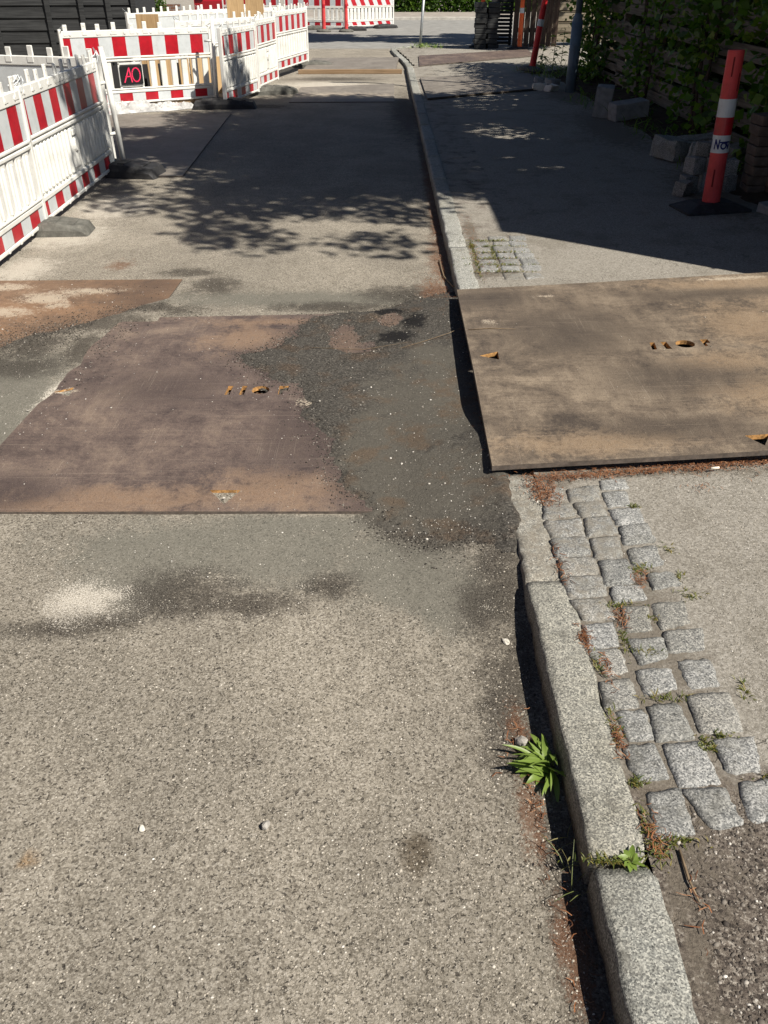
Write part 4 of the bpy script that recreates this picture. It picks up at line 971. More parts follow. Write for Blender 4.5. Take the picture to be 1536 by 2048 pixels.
# ------------------------------------------------------------------ right-hand fence with climbing plants
FX = 3.34
fn = empty('board_fence', (FX, 6.4, .1))
yb = np.arange(0, 9.9, 1.8)
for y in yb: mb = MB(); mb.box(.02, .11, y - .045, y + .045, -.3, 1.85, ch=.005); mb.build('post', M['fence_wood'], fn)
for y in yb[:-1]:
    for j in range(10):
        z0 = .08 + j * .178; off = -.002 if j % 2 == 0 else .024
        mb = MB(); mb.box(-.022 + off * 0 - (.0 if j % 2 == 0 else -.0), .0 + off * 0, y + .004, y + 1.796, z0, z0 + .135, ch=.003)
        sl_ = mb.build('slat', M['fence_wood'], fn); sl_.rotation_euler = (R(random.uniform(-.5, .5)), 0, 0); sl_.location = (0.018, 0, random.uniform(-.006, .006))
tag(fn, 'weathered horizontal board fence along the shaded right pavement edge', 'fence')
vl = ['dark climbing plant over the fence behind the red bollard', 'climbing plant on the fence above the granite offcuts', 'thin climbing plant on the fence above the concrete blocks', 'climbing plant at the fence end beside the lamp post']
vd = [(FX - .12, 7.0, 1.5, 3800, .095), (FX - .10, 9.4, 1.2, 1900, .08), (FX - .08, 11.8, 1.1, 1100, .075), (FX - .14, 14.6, 1.1, 2400, .08)]
for lab, (x, y, ext, n_, sz) in zip(vl, vd):
    root = empty('climbing_plant', (x, y, .1))
    zz = RNG.uniform(0, 1, n_) ** .75 * 2.3
    yy = RNG.normal(0, ext * .55, n_); yy = np.where(zz < .7, yy * .8, yy)
    # hang in clumps
    keep = vnoise((yy + y) * 2.4, zz * 3.0, 17) > .34; P = np.stack([RNG.normal(-.06, .10, n_) - .06 * (zz > 1.0), yy, zz], 1)[keep]
    V, F = leaf_cloud(P, sz, .85, .8); link('foliage', np_mesh('foliage', V, F, M['leaf_vine']), root)
    mb = MB()
    for i in range(5):
        yy0 = random.uniform(-.4, .4) * ext; pts = [(.0, yy0 * .4, -.1), (-.02, yy0 * .7, .5), (.0, yy0, 1.1), (-.02, yy0 * 1.3 + random.uniform(-.2, .2), 1.9)]
        mb.tube(pts, [.018, .014, .01, .006], 6)
    mb.build('stems', M['bark'], root, True); tag(root, lab, 'climbing plant', 'climbing plants on the fence')

hb = empty('shade_hedge', (4.15, 10.9, .09))  # hedge added to block sky and darken the fence side
P = np.stack([RNG.normal(0, .33, 42000), RNG.uniform(-4.7, 5.4, 42000), RNG.uniform(0, 1, 42000) * 3.7], 1)
V, F = leaf_cloud(P, .13); link('foliage', np_mesh('foliage', V, F, M['leaf_tree']), hb)
mb = MB()
for i in range(10): mb.tube([(0, -4.5 + i, -.1), (random.uniform(-.1, .1), -4.5 + i, 2.6)], [.06, .025], 6)
mb.build('stems', M['bark'], hb); tag(hb, 'tall dark evergreen hedge added behind the right-hand board fence to deepen its shade', 'hedge')

# unseen outbuilding added beside the driveway so its corner shades the pavement
ob = empty('outbuilding', (3.02, 4.12, .05))
mb = MB(); mb.box(0, 3.2, 0, 1.95, -.2, 3.36); mb.build('wall', M['brown_wood'], ob)
for i in range(26): mb = MB(); mb.box(.005 + i * .123, .005 + i * .123 + .119, -.024, -.002, .0, 3.34, ch=.003); mb.build('cladding_board', M['brown_wood'], ob)
for i in range(15): mb = MB(); mb.box(-.024, -.002, .0 + i * .130, .0 + i * .130 + .126, .0, 3.34, ch=.003); mb.build('cladding_board', M['brown_wood'], ob)
mb = MB(); mb.box(-.03, 3.25, -.03, 2.0, 3.362, 3.44); mb.build('roof', M['roofing'], ob)
tag(ob, 'unseen brown boarded outbuilding added right of the near plate to cast its pavement shadow', 'outbuilding')

# far right: sunlit slat fence, brown boards, black tile stacks
f2 = empty('slat_fence', (3.74, 22.5, .06), R(-4))
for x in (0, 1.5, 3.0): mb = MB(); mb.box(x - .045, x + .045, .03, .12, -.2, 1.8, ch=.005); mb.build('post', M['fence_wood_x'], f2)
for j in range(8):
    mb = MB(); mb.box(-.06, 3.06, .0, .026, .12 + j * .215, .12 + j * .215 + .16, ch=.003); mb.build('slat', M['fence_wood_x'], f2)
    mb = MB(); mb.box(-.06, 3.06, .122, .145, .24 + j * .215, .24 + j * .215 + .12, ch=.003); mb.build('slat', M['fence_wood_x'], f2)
tag(f2, 'sunlit fence of wide weathered slats behind the lamp post', 'fence')
f3 = empty('brown_fence', (2.98, 22.35, .09), R(-12))
for i in range(8): mb = MB(); mb.box(i * .128, i * .128 + .118, -.012, .012, .0, 1.9, ch=.004); mb.build('board', M['brown_wood'], f3)
for z in (.3, 1.5): mb = MB(); mb.box(0, 1.02, .014, .06, z, z + .09); mb.build('rail', M['brown_wood'], f3)
tag(f3, 'brown upright board fence at the street corner', 'fence')
f4 = empty('dark_slat_wall', (2.42, 23.0, .06), R(-5))
for j in range(22): mb = MB(); mb.box(.1, .62, -.02, .03, .05 + j * .078, .05 + j * .078 + .06, ch=.006); mb.build('slat', M['tar'], f4)
for x in (.14, .58): mb = MB(); mb.box(x - .03, x + .03, .032, .09, 0, 1.8); mb.build('post', M['tar'], f4)
tag(f4, 'black slatted screen between the orange bollards', 'screen')
tl = 'black concrete tile in the stack behind the corner bollard'
for c_ in range(2):
    for j in range(9):
        mb = MB(); mb.box(-.13, .13, -.2, .2, 0, .10, ch=.012)
        o = mb.build('roof_tile', M['rubber_grey' if False else 'tar'], None, False, (2.20 + c_ * .27 + random.uniform(-.02, .02), 22.1 + .05 * c_ + random.uniform(-.02, .02), .075 + j * .102), (0, 0, random.uniform(-.12, .12)))
        tag(o, tl, 'tile', 'black tiles stacked at the street corner')

# ------------------------------------------------------------------ stones and pavers along the fence
def rough_block(sx, sy, sz, k, jit=.012, seg=4):
    bm = bmesh.new(); bmesh.ops.create_cube(bm, size=1); bmesh.ops.subdivide_edges(bm, edges=bm.edges[:], cuts=seg, use_grid_fill=True)
    for v in bm.verts:
        c = v.co.copy(); m_ = [abs(c.x) > .49, abs(c.y) > .49, abs(c.z) > .49]
        if sum(m_) >= 2: c *= .955
        p = Vector((c.x * sx, c.y * sy, c.z * sz + sz / 2)); q = p * 9 + Vector((k * 3.3, k, k * 1.7))
        v.co = p + Vector((mnoise.noise(q), mnoise.noise(q + Vector((9, 0, 0))), mnoise.noise(q + Vector((0, 9, 0))))) * jit
    mb = MB(); mb.bm(bm); return mb
def block(name, size, loc, rot, mat, label, cat, group=None, k=1, jit=.012):
    o = rough_block(*size, k, jit).build(name, M[mat], None, False, loc, rot); return tag(o, label, cat, group)
block('concrete_block', (.20, .26, .34), (2.60, 11.05, .12), (R(3), R(4), R(-15)), 'concrete', 'upright grey concrete block leaning by the fence foot', 'block', 'concrete blocks by the fence', 1, .008)
block('concrete_block', (.42, .22, .20), (2.85, 10.75, .13), (R(4), R(-6), R(12)), 'concrete', 'grey concrete block lying against the upright one', 'block', 'concrete blocks by the fence', 2, .008)
block('granite_offcut', (.24, .34, .18), (2.66, 8.35, .12), (R(3), R(6), R(24)), 'kerb', 'pale granite offcut at the left end of the stone heap', 'stone', 'granite offcuts by the fence', 3, .02)
block('granite_offcut', (.46, .2, .15), (2.98, 8.45, .16), (R(2), R(-4), R(10)), 'kerb_dirty', 'long dark granite offcut lying across the stone heap', 'stone', 'granite offcuts by the fence', 4, .02)
block('granite_offcut', (.22, .22, .2), (2.80, 7.95, .12), (R(-4), R(5), R(-12)), 'kerb', 'squarish granite offcut at the front of the stone heap', 'stone', 'granite offcuts by the fence', 5, .025)
block('granite_offcut', (.30, .22, .16), (3.12, 8.0, .14), (R(4), R(3), R(30)), 'kerb_dirty', 'granite offcut half hidden behind the near bollard', 'stone', 'granite offcuts by the fence', 6, .025)
for i, (x, y, z, sz, rz) in enumerate([(2.40, 6.98, .12, .14, 10), (2.57, 7.02, .12, .15, -6), (2.45, 7.05, .262, .13, 20), (2.59, 7.06, .272, .13, 4), (2.49, 7.08, .395, .12, -10), (2.33, 6.86, .12, .12, 35), (2.72, 7.0, .12, .13, 18), (2.71, 7.03, .255, .13, 2), (2.62, 7.1, .40, .12, 15)]):
    block('granite_sett', (sz * .85, sz * .85, sz * .9), (x, y, .12 + (z - .12) * .9), (R(random.uniform(-4, 4)), R(random.uniform(-4, 4)), R(rz)), 'sett', 'loose granite sett in the heap behind the near bollard', 'stone', 'loose setts behind the near bollard', 20 + i, .016)
for c_, (x, y, n_) in enumerate([(2.90, 6.95, 8), (3.04, 6.86, 9), (3.16, 6.75, 9)]):
    for j in range(n_):
        block('paving_brick', (.145, .21, .068), (x + random.uniform(-.012, .012), y + random.uniform(-.012, .012), .12 + j * .071), (0, 0, R(random.uniform(-7, 7))), 'paver', ['bottom', 'second', 'third', 'fourth', 'fifth', 'sixth', 'seventh', 'eighth', 'ninth'][j] + ' paver up in the ' + ['left', 'middle', 'right'][c_] + ' column of the brown paver stack', 'paver', 'brown pavers stacked by the fence', 40 + c_ * 10 + j, .004)
block('concrete_block', (.22, .18, .07), (2.83, 6.28, .115), (R(3), R(2), R(25)), 'concrete', 'pale broken slab on the ground right of the near bollard', 'block', None, 90, .012)
for i, (x, y) in enumerate([(2.28, 13.75), (2.42, 13.6), (2.40, 14.6), (2.55, 14.3)]):
    block('rubble_stone', (.20, .14, .09), (x, y, .115), (R(5), R(5), R(40 * i)), 'pale_stone' if i < 2 else 'concrete', ['pale rubble lump left of the lamp post foot', 'pale rubble lump touching the lamp post foot', 'grey rubble lump below the tilted dark red bollard', 'grey rubble lump between lamp post and tilted bollard'][i], 'stone', 'rubble by the lamp post', 100 + i, .03)

# ------------------------------------------------------------------ background at the top left: car, shrub, brick wall
car = empty('parked_car', (-5.75, 37.0, .05), R(84))
def car_profile():
    return [(-2.0, .30), (-2.03, .62), (-1.95, .86), (-1.2, .95), (-.55, 1.38), (.9, 1.42), (1.75, .98), (2.0, .92), (2.03, .55), (1.98, .28)]
mb = MB(); P = car_profile(); rings = [[(x * (.985 if abs(yy) > .7 else 1), yy * (1.0 if z < 1.0 else .84), z) for x, z in P] for yy in (-.84, -.80, .80, .84)]
mb.loft(rings); mb.build('body', M['car_red'], car)
for sx in (-1.22, 1.22):
    for sy in (-1, 1):
        mb = MB(); mb.tube([(sx, sy * .66, .31), (sx, sy * .86, .31)], .31, 20); wv_ = mb.build('wheel', M['tyre'], car)
        mb = MB(); mb.tube([(sx, sy * .855, .31), (sx, sy * .868, .31)], [.20, .17], 14); mb.build('rim', M['galv'], wv_)
mb = MB(); mb.box(-2.06, 2.06, -.86, .86, .26, .34, ch=.02); mb.build('sill', M['rubber'], car)
for sy in (-1, 1):
    for (xa, xb, xc, xd) in ((-1.0, .05, .05, -.5), (.12, 1.45, .85, .12)):
        mb = MB(); yy = sy * .80; pts = [(xa, yy * 1.062, .98), (xb, yy * 1.062, .98), (xc, yy * .93, 1.34), (xd, yy * .93, 1.34)]
        mb.quad(*(pts if sy < 0 else pts[::-1])); mb.build('window', M['glass_dark'], car)
    for x in (-2.02, 2.02):
        mb = MB(); mb.box(x - .03, x + .03, sy * .62 - .14, sy * .62 + .14, .66, .80, ch=.02); mb.build('headlight' if x < 0 else 'tail_light', M['white_foil'] if x < 0 else M['red_foil'], car)
tag(car, 'red parked car glimpsed behind the rear barriers', 'car')
bw = empty('brick_wall', (-11.5, 34, -.02), R(4))
for j in range(8):
    for i in range(18):
        if 'bk' not in BAR:
            mb = MB(); mb.box(0, .225, 0, .11, 0, .066, ch=.004); BAR['bk'] = mb.mesh('brick', M['brick'])
        link('brick', BAR['bk'], bw, (i * .237 + (.118 if j % 2 else 0), 0, j * .078))
mb = MB(); mb.box(-.02, 4.4, .004, .106, -.1, .625); mb.build('mortar_core', M['concrete'], bw)
tag(bw, 'low brown brick wall behind the black shed', 'wall')
def shrub(loc, r, n_, lab, mat='leaf_hedge'):
    root = empty('shrub', loc); P = ell_points(n_, (0, 0, r[2] * .9), r, shell=.2); P = P[P[:, 2] > 0]
    V, F = leaf_cloud(P, .10); link('foliage', np_mesh('foliage', V, F, M[mat]), root)
    mb = MB()
    for i in range(5): mb.tube([(0, 0, -.05), (random.uniform(-.3, .3) * r[0], random.uniform(-.3, .3) * r[1], r[2])], [.03, .012], 6)
    mb.build('stems', M['bark'], root); return tag(root, lab, 'shrub')
shrub((-7.9, 33.2, -.02), (.55, .5, .6), 1600, 'small green shrub beside the red car'); shrub((-9.6, 36.0, -.02), (1.0, .6, .8), 2500, 'dark shrub behind the brick wall', 'leaf_vine')

# ------------------------------------------------------------------ small plants
def blade(mb, base, yaw, length, width, lift, droop, n=6, fold=.25, mi=0):
    d = Vector((math.cos(yaw), math.sin(yaw), 0)); s = Vector((-d.y, d.x, random.uniform(-.5, .5))); prev = None; side = random.uniform(-.35, .35)
    for i in range(n + 1):
        t = i / n; p = Vector(base) + Vector((-d.y, d.x, 0)) * (side * length * t * t) + d * length * t * math.cos(lift * (1 - t * .4)) + Vector((0, 0, length * (math.sin(lift) * t - droop * t * t)))
        wd = width * (math.sin(math.pi * min(1, t * .86 + .14)) ** .8) * .5 if t < 1 else .0003
        c = (p + s * wd + Vector((0, 0, wd * fold)), p, p - s * wd + Vector((0, 0, wd * fold)))
        b = len(mb.v); mb.v += [tuple(q) for q in c]
        if prev is not None: mb.face((prev, prev + 1, b + 1, b), mi); mb.face((prev + 1, prev + 2, b + 2, b + 1), mi)
        prev = b
wd_ = empty('weed_plant', (.395, 1.36, -.004))
for i in range(74):
    yaw = R(random.choice([random.gauss(170, 38), random.gauss(215, 30), random.gauss(115, 25), random.gauss(270, 20)])); L_ = random.uniform(.035, .115)
    mb = MB(); blade(mb, (random.uniform(-.03, .014), random.uniform(-.035, .035), random.uniform(0, .012)), yaw, L_ * random.uniform(.6, 1.1), random.uniform(.008, .018), R(random.uniform(10, 78)), random.uniform(.1, .95)); mb.build('leaf', M['leaf_weed'], wd_, True)
mb = MB(); mb.tube([(0, 0, -.02), (0, 0, .012)], [.012, .008], 8); mb.build('crown', M['twig'], wd_)
tag(wd_, 'bright green weed with narrow leaves growing at the kerb foot', 'weed')
w2 = empty('weed_plant', (.50, 1.046, .082))
for i in range(9):
    a = i * 2 * math.pi / 9 + random.uniform(-.2, .2); mb = MB(); blade(mb, (0, 0, 0), a, random.uniform(.022, .036), .014, R(random.uniform(20, 50)), .3, 4); mb.build('leaf', M['leaf_weed'], w2, True)
tag(w2, 'small rosette weed growing in the joint between two kerb stones', 'weed')

def tufts(name, spots, mat, label, cat, hmin, hmax, wd, per):
    mb = MB()
    for (x, y, z, rx, ry) in spots:
        for i in range(per):
            bx = x + random.gauss(0, rx); by = y + random.gauss(0, ry)
            blade(mb, (bx, by, z), random.uniform(0, 6.28), random.uniform(hmin, hmax), wd * random.uniform(.7, 1.4), R(random.uniform(30, 88)), random.uniform(.1, .6), 3, .2)
    o = mb.build(name, M[mat]); return tag(o, label, cat, None, 'stuff')
zj = .082
J = [(.69, 1.66, zj + .002, .022, .007), (.645, 1.70, zj, .006, .03), (.70, 1.495, zj + .002, .03, .006), (.748, 1.345, zj + .002, .012, .012), (.79, 1.375, zj, .02, .005), (.87, 1.25, zj, .03, .005), (.555, 1.62, zj, .006, .02), (.55, 1.40, zj, .006, .03), (.56, 1.24, zj, .012, .006),
     (.553, 1.13, zj, .008, .03), (.56, 1.06, zj, .012, .02), (.60, 1.09, zj, .03, .006), (.47, 1.045, zj + .002, .035, .004), (.44, 1.045, zj, .02, .004), (.74, 1.80, zj, .03, .006), (.885, 1.90, zj + .002, .02, .012), (.665, 1.86, zj, .03, .006), (.77, 2.03, zj, .015, .012), (.885, 2.13, zj, .012, .015), (.84, 2.38, zj, .008, .006), (.88, 1.99, zj, .006, .01), (.90, 1.52, zj, .006, .02)]
tufts('joint_grass', J, 'moss', 'thin grass and moss in the joints of the near setts', 'grass', .008, .024, .0028, 46)
J2 = [(.70, 5.66 - i * .135, .088, .09, .008) for i in range(6)] + [(.575, 5.55, .085, .012, .05), (.69, 5.35, .088, .006, .15), (.57, 5.2, .085, .008, .2)]
tufts('joint_grass', J2, 'moss', 'green moss in the joints of the far setts beyond the big plate', 'grass', .007, .020, .0045, 130)
tufts('gutter_grass', [(.395, 1.12, .0, .012, .03), (.40, 1.05, 0, .01, .02)], 'drygrass', 'long grass stalks in the dark gutter below the kerb joint', 'grass', .05, .11, .0018, 6)
gp = [(2.55 + .16 * i + random.uniform(-.1, .1), 15.9 + random.uniform(-.5, .9), .10, .12, .2) for i in range(9)]
tufts('verge_grass', gp, 'leaf_weed', 'patch of grass and weeds behind the tilted dark red bollard', 'grass', .10, .32, .012, 60)
tufts('verge_grass', [(1.05, 22.6, .06, .22, .12), (.9, 22.9, .06, .1, .1)], 'leaf_weed', 'small tuft of grass at the foot of the leaning galvanised post', 'grass', .06, .16, .010, 80)
tufts('verge_grass', [(2.75 + random.uniform(-.2, .4), y, .13, .15, .25) for y in np.arange(7.5, 13, .5)], 'leaf_vine', 'sparse dark weeds along the foot of the shaded fence', 'grass', .06, .22, .010, 34)
# tall weeds by the lit fence
for i, (x, y, h_) in enumerate([(2.95, 16.6, .55), (3.15, 16.9, .65), (3.35, 16.4, .5), (2.8, 16.9, .4)]):
    root = empty('tall_weed', (x, y, .10)); mb = MB(); mb.tube([(0, 0, 0), (.02, .01, h_)], [.006, .003], 5); mb.build('stem', M['drygrass'], root)
    mb = MB()
    for j in range(26): z_ = h_ * random.uniform(.15, 1); blade(mb, (.02 * z_ / h_, 0, z_), random.uniform(0, 6.28), random.uniform(.07, .15), .04, R(random.uniform(0, 40)), .4, 4)
    mb.build('leaves', M['leaf_weed'], root); tag(root, ['leafy tall weed just right of the tilted bollard', 'tallest weed in front of the sunlit slat fence', 'tall weed next to the lamp post', 'low broad weed left of the tall ones'][i], 'weed', 'tall weeds by the slat fence')

# ------------------------------------------------------------------ litter: needles, grit, chips, twigs, stones
def needles(spots, label, zf):
    V = []; F = []
    for (x, y, rx, ry, n_) in spots:
        for i in range(n_):
            px_ = x + random.gauss(0, rx); py_ = y + random.gauss(0, ry); a = random.uniform(0, 6.28); L_ = random.uniform(.008, .030); wv = random.uniform(.0005, .0013)
            z = float(zf(px_, py_)) + random.uniform(.001, .010); d = Vector((math.cos(a), math.sin(a), random.uniform(-.15, .15))); s = Vector((-d.y, d.x, 0)) * wv
            c = Vector((px_, py_, z)); bend = Vector((-d.y, d.x, 0)) * random.uniform(-.006, .006)
            b = len(V); p0 = c - d * L_ / 2; p1 = c + bend + Vector((0, 0, .002)); p2 = c + d * L_ / 2
            V += [p0 - s, p0 + s, p1 + s, p1 - s, p2 + s * .5, p2 - s * .5]; F += [(b, b + 3, b + 2, b + 1), (b + 3, b + 5, b + 4, b + 2)]
    me = np_mesh('needle_litter', [tuple(v) for v in V], F, M['needle']); return tag(link('needle_litter', me), label, 'leaf litter', None, 'stuff')
pz = lambda x, y: pave_z(np.array(x), np.array(y)) + .004
rz_ = lambda x, y: road_z(np.array(x), np.array(y)) + .002
needles([(.60 + .1 * i, 2.575 + .0105 * i, .06, .014, 150) for i in range(10)] + [(.545, 2.50, .03, .04, 260), (.56, 2.42, .02, .03, 90), (1.02, 2.6, .3, .03, 120), (1.1, 2.48, .03, .02, 24)], 'drift of orange dry needles along the near edge of the big plate', pz)
needles([(.543, 1.72, .008, .025, 110), (.55, 1.37, .006, .03, 60), (.562, 1.10, .010, .03, 60), (.60, .96, .012, .04, 14), (.575, 1.6, .006, .03, 50), (.76, 1.97, .012, .02, 50), (.66, 1.80, .012, .02, 50), (.54, 2.05, .01, .05, 60), (.58, 5.3, .02, .3, 250), (.59, 6.0, .03, .3, 160), (.69, 5.2, .1, .2, 120)], 'dry needles caught in the joints between kerb and setts', pz)
needles([(.37, 5.4, .03, .35, 420), (.39, 6.2, .025, .5, 300), (.40, 8.0, .025, 1.0, 300), (.31, 5.05, .05, .12, 160), (.345, 1.22, .012, .05, 40), (.36, 1.05, .018, .08, 18), (.33, 1.45, .02, .05, 30), (.37, .9, .02, .1, 20), (.40, 4.3, .01, .3, 90), (.39, 3.4, .015, .4, 90), (-1.7, 5.45, .05, .05, 40)], 'rust-coloured needles lying along the gutter', lambda x, y: max(float(rz_(x, y)), float(patch_z(np.array(x), np.array(y))) if (1.6 < y < 4.9 and x > .0) else -1))
needles([(2.5, 7.0, .2, .7, 500), (2.45, 8.8, .2, .8, 350), (2.6, 6.3, .25, .2, 160)], 'brown needles drifted at the foot of the shaded fence', lambda x, y: .118 + .02 * (x - 2.4))

ICO = bmesh.new(); bmesh.ops.create_icosphere(ICO, subdivisions=1, radius=1)
IV = np.array([v.co[:] for v in ICO.verts]); IF = np.array([[v.index for v in f.verts] for f in ICO.faces]); ICO.free()
def pebbles(P, size, mat, label, name='loose_grit'):
    n = len(P); Vs = np.empty((n, len(IV), 3)); s = size[:, None, None]
    sc = RNG.uniform(.55, 1.25, (n, 1, 3)); sc[:, :, 2] *= .62
    a = RNG.uniform(0, 6.28, n); ca, sa = np.cos(a), np.sin(a)
    B = IV[None] * (1 + RNG.uniform(-.22, .22, (n, len(IV), 1))) * sc
    Vs[:, :, 0] = B[:, :, 0] * ca[:, None] - B[:, :, 1] * sa[:, None]; Vs[:, :, 1] = B[:, :, 0] * sa[:, None] + B[:, :, 1] * ca[:, None]; Vs[:, :, 2] = B[:, :, 2]
    V = (Vs * s + P[:, None, :] + np.array([0, 0, .3]) * s).reshape(-1, 3)
    F = (IF[None] + (np.arange(n) * len(IV))[:, None, None]).reshape(-1, 3)
    return tag(link(name, np_mesh(name, V, F, mat)), label, 'gravel', None, 'stuff')
def surf(x, y):
    z = road_z(x, y); z = np.where((x > -1.55) & (x < .15) & (y > 2.47) & (y < 4.47), P1Z, z); z = np.where((x < -1.25) & (y > 3.9) & (y < 5.08), np.maximum(z, .008), z)
    pa = patch_sd(x, y) > .0; z = np.where(pa, np.maximum(z, patch_z(x, y)), z)
    z = np.where((x > .43) & (y > 2.6) & (y < 4.6), .118 + .04 * (x - .4), z)
    return z
def scatter(n, x0, x1, y0, y1): return RNG.uniform(x0, x1, n), RNG.uniform(y0, y1, n)
cx_, cy_ = [], []
for (bx, by, rx, ry, n_) in [(-1.62, 4.30, .12, .10, 900), (-1.78, 4.15, .14, .10, 1000), (-1.95, 3.98, .15, .10, 1000), (-1.36, 4.5, .18, .08, 500), (-2.25, 3.85, .25, .12, 800), (-1.40, 4.05, .06, .25, 350), (-1.7, 4.75, .4, .25, 250)]:
    cx_.append(RNG.normal(bx, rx, n_)); cy_.append(RNG.normal(by, ry, n_))
ex, ey = scatter(60000, -1.0, .45, 2.05, 4.9); sd_ = patch_sd(ex, ey) + .10 * (fbm(ex * 9, ey * 9, 31) - .47); k_ = RNG.uniform(0, 1, len(ex)) < .8 * np.exp(-np.abs(sd_ + .01) / .035); cx_.append(ex[k_]); cy_.append(ey[k_])
x = np.concatenate(cx_); y = np.concatenate(cy_)
M['crumb'] = mat_random('asphalt_crumb', [(0, (.02, .018, .016)), (.6, (.06, .054, .046)), (.88, (.13, .115, .097)), (1, (.34, .31, .27))])
pebbles(np.stack([x, y, surf(x, y)], 1), RNG.uniform(.0014, .0042, len(x)), M['crumb'], 'dark asphalt crumbs scattered round the patch and over the rusty plate', 'asphalt_crumbs')
x, y = scatter(3600, -2.3, .40, .5, 7.0); dens = .25 + blobs(x, y, DARK + FINE) + .8 * (patch_sd(x, y) > 0); k_ = RNG.uniform(0, 1.6, len(x)) < dens; x, y = x[k_], y[k_]
pebbles(np.stack([x, y, surf(x, y)], 1), RNG.uniform(.0010, .0032, len(x)) * (1 + .8 * (RNG.uniform(0, 1, len(x)) > .97)), M['pebble'], 'loose grit scattered over the roadway')
xs_, ys_ = [], []
for (cx, cy, rx, ry, n_) in [(.15, 2.36, .14, .07, 150), (.3, 2.6, .14, .2, 150), (.1, 3.1, .2, .5, 150), (-.1, 3.9, .35, .4, 120), (.25, 3.7, .15, .5, 120), (-.2, 3.5, .15, .12, 30), (-1.4, 3.8, .25, .5, 110), (-1.45, 3.3, .12, .4, 80), (-.5, 4.6, .6, .2, 60), (-1.8, 4.6, .3, .3, 60), (-.7, 2.3, .6, .15, 60), (-.9, 2.0, .2, .15, 60), (-.561, 2.575, .03, .03, 14), (-1.43, 3.46, .02, .02, 25), (.2, 2.15, .3, .2, 50), (-.6, 3.2, .5, .6, 30), (1.0, 3.7, .5, .6, 40), (.52, 4.03, .06, .05, 40)]:
    xs_.append(RNG.normal(cx, rx, n_)); ys_.append(RNG.normal(cy, ry, n_))
x = np.concatenate(xs_); y = np.concatenate(ys_); k_ = (x < .41) | ((x > .46) & (y > 2.65) & (y < 4.5)); x, y = x[k_], y[k_]
pebbles(np.stack([x, y, surf(x, y)], 1), RNG.uniform(.0008, .0028, len(x)) * (1 + 1.1 * (RNG.uniform(0, 1, len(x)) > .92)), M['chip'], 'pale stone chips strewn over the dark asphalt and the plates', 'stone_chips')
def aggregate(n_, x0, x1, y0, y1, zf, mat, label, s0, s1, bury, cut=None):
    x, y = scatter(n_, x0, x1, y0, y1); k_ = np.ones(len(x), bool)
    k_ &= RNG.uniform(.15, 1.0, len(x)) < fbm(x * 3, y * 3, 15) + .25
    if cut is not None: k_ &= cut(x, y)
    x, y = x[k_], y[k_]; sz_ = RNG.uniform(s0, s1, len(x)) * (1 + .5 * (RNG.uniform(0, 1, len(x)) > .96))
    return pebbles(np.stack([x, y, zf(x, y) - sz_ * bury], 1), sz_, mat, label, 'surface_aggregate')
M['agg'] = mat_random('road_stone', [(0, (.087, .077, .065)), (.12, (.192, .172, .141)), (.45, (.297, .266, .218)), (.78, (.394, .357, .298)), (.96, (.481, .445, .382)), (1, (.634, .598, .535))])
M['agg_dark'] = mat_random('dark_road_stone', [(0, (.03, .025, .022)), (.45, (.10, .085, .072)), (.8, (.20, .178, .152)), (.95, (.36, .33, .29)), (1, (.66, .63, .58))])
nofine = lambda x, y: RNG.uniform(0, 1, len(x)) > 1.25 * np.maximum(blobs(x, y, FINE), .8 * blobs(x, y, SAND))
aggregate(26000, -1.25, .385, .55, 2.44, road_z, M['agg'], 'worn stones standing out of the near road surface', .0012, .0034, .5, lambda x, y: nofine(x, y) & (patch_sd(x, y) < -.02))
aggregate(7000, -2.3, .385, 4.95, 7.4, road_z, M['agg'], 'worn stones standing out of the road beyond the plates', .0016, .0038, .5, lambda x, y: nofine(x, y) & ~((x < -1.2) & (y < 5.12)))
aggregate(4200, .60, 1.15, .6, 1.2, pave_z, M['agg_dark'], 'coarse dark stones of the pavement asphalt by the setts', .0018, .0048, .35)
aggregate(7000, .92, 1.75, 1.15, 2.6, pave_z, M['agg'], 'fine stones of the pale pavement right of the setts', .0012, .0030, .45)
x, y = scatter(900, .56, 1.9, .6, 2.55); pebbles(np.stack([x, y, pave_z(x, y)], 1), RNG.uniform(.0009, .0026, len(x)), M['pebble'], 'fine grit on the pavement beside the setts')
x, y = scatter(500, .56, 2.6, 4.7, 9); pebbles(np.stack([x, y, pave_z(x, y)], 1), RNG.uniform(.001, .003, len(x)), M['pebble'], 'fine grit on the pavement beyond the big plate')

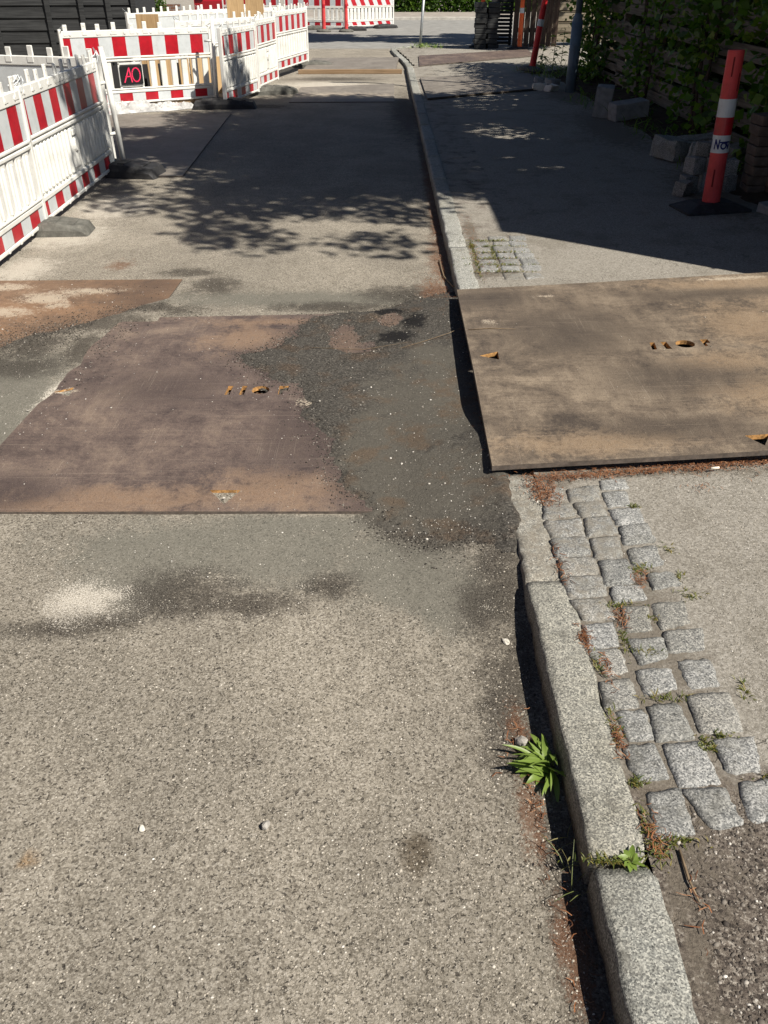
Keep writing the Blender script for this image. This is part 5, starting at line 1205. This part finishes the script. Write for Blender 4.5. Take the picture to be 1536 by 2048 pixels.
for (x, y, z, s, m, lab) in [(-.262, 1.187, .004, (.024, .020, .016), 'stone', 'grey angular stone lying alone on the near roadway'), (.345, 1.80, .0, (.026, .018, .012), 'pale_stone', 'pale flat stone in the dark dirt beside the kerb'),
                       (.335, 1.43, .0, (.03, .03, .03), 'stone', 'grey stone half under the weed leaves'), (-.535, 1.182, .002, (.013, .016, .010), 'pale_stone', 'small white stone left of the grey one on the near roadway'),
                       (.52, 2.42, .076, (.012, .012, .009), 'pale_stone', 'small white stone in the needles at the plate corner')]:
    bm = bmesh.new(); bmesh.ops.create_icosphere(bm, subdivisions=2, radius=.5); kk = random.uniform(1, 50)
    for v in bm.verts:
        q = v.co * 2.2 + Vector((kk, kk * .7, 3)); f_ = 1 + .45 * mnoise.noise(q) + .25 * mnoise.noise(q * 2.3)
        v.co = Vector((v.co.x * s[0] * f_, v.co.y * s[1] * f_, v.co.z * s[2] * f_ + s[2] * .3))
    mb = MB(); mb.bm(bm); tag(mb.build('loose_stone', M[m], None, False, (x, y, z), (.1, .1, random.uniform(0, 3))), lab, 'stone')
def twig(pts, r, label): 
    mb = MB(); mb.tube(pts, [r] * (len(pts) - 1) + [r * .4], 5); tag(mb.build('twig', M['twig'], None, True), label, 'twig', 'dry twigs')
sz = lambda x, y, d=.004: float(surf(np.array([x]), np.array([y]))[0]) + d
twig([(.08, 3.93, sz(.08, 3.93)), (.2, 4.0, sz(.2, 4.0)), (.33, 4.08, sz(.33, 4.08, .012)), (.40, 4.11, sz(.40, 4.11, .03))], .0014, 'dry twig across the dark asphalt left of the big plate')
twig([(-.36, 3.95, sz(-.36, 3.95)), (-.1, 3.95, sz(-.1, 3.95)), (.12, 4.0, sz(.12, 4.0))], .0012, 'thin straw lying over the asphalt on the left plate')
twig([(.41, 3.92, p2z(.41, 3.92) + .003), (.52, 3.93, p2z(.52, 3.93) + .004), (.64, 3.915, p2z(.64, 3.915) + .003)], .002, 'thin twig on the left edge of the big plate')
twig([(.36, 5.5, .006), (.37, 5.15, .008), (.41, 4.95, .012), (.46, 4.80, .05)], .005, 'curved root-like twig in the gutter at the far corner of the big plate')
twig([(.605, 1.07, .086), (.603, 1.0, .088), (.61, .955, .086)], .003, 'reddish twig lying on the coarse asphalt near the kerb joint')
mb = MB(); mb.tube([(1.165, 2.60, .108), (1.195, 2.603, .109)], .0042, 8); tag(mb.build('cigarette_butt', M['butt'], None, True), 'pale cigarette butt in the needles along the big plate', 'cigarette butt')
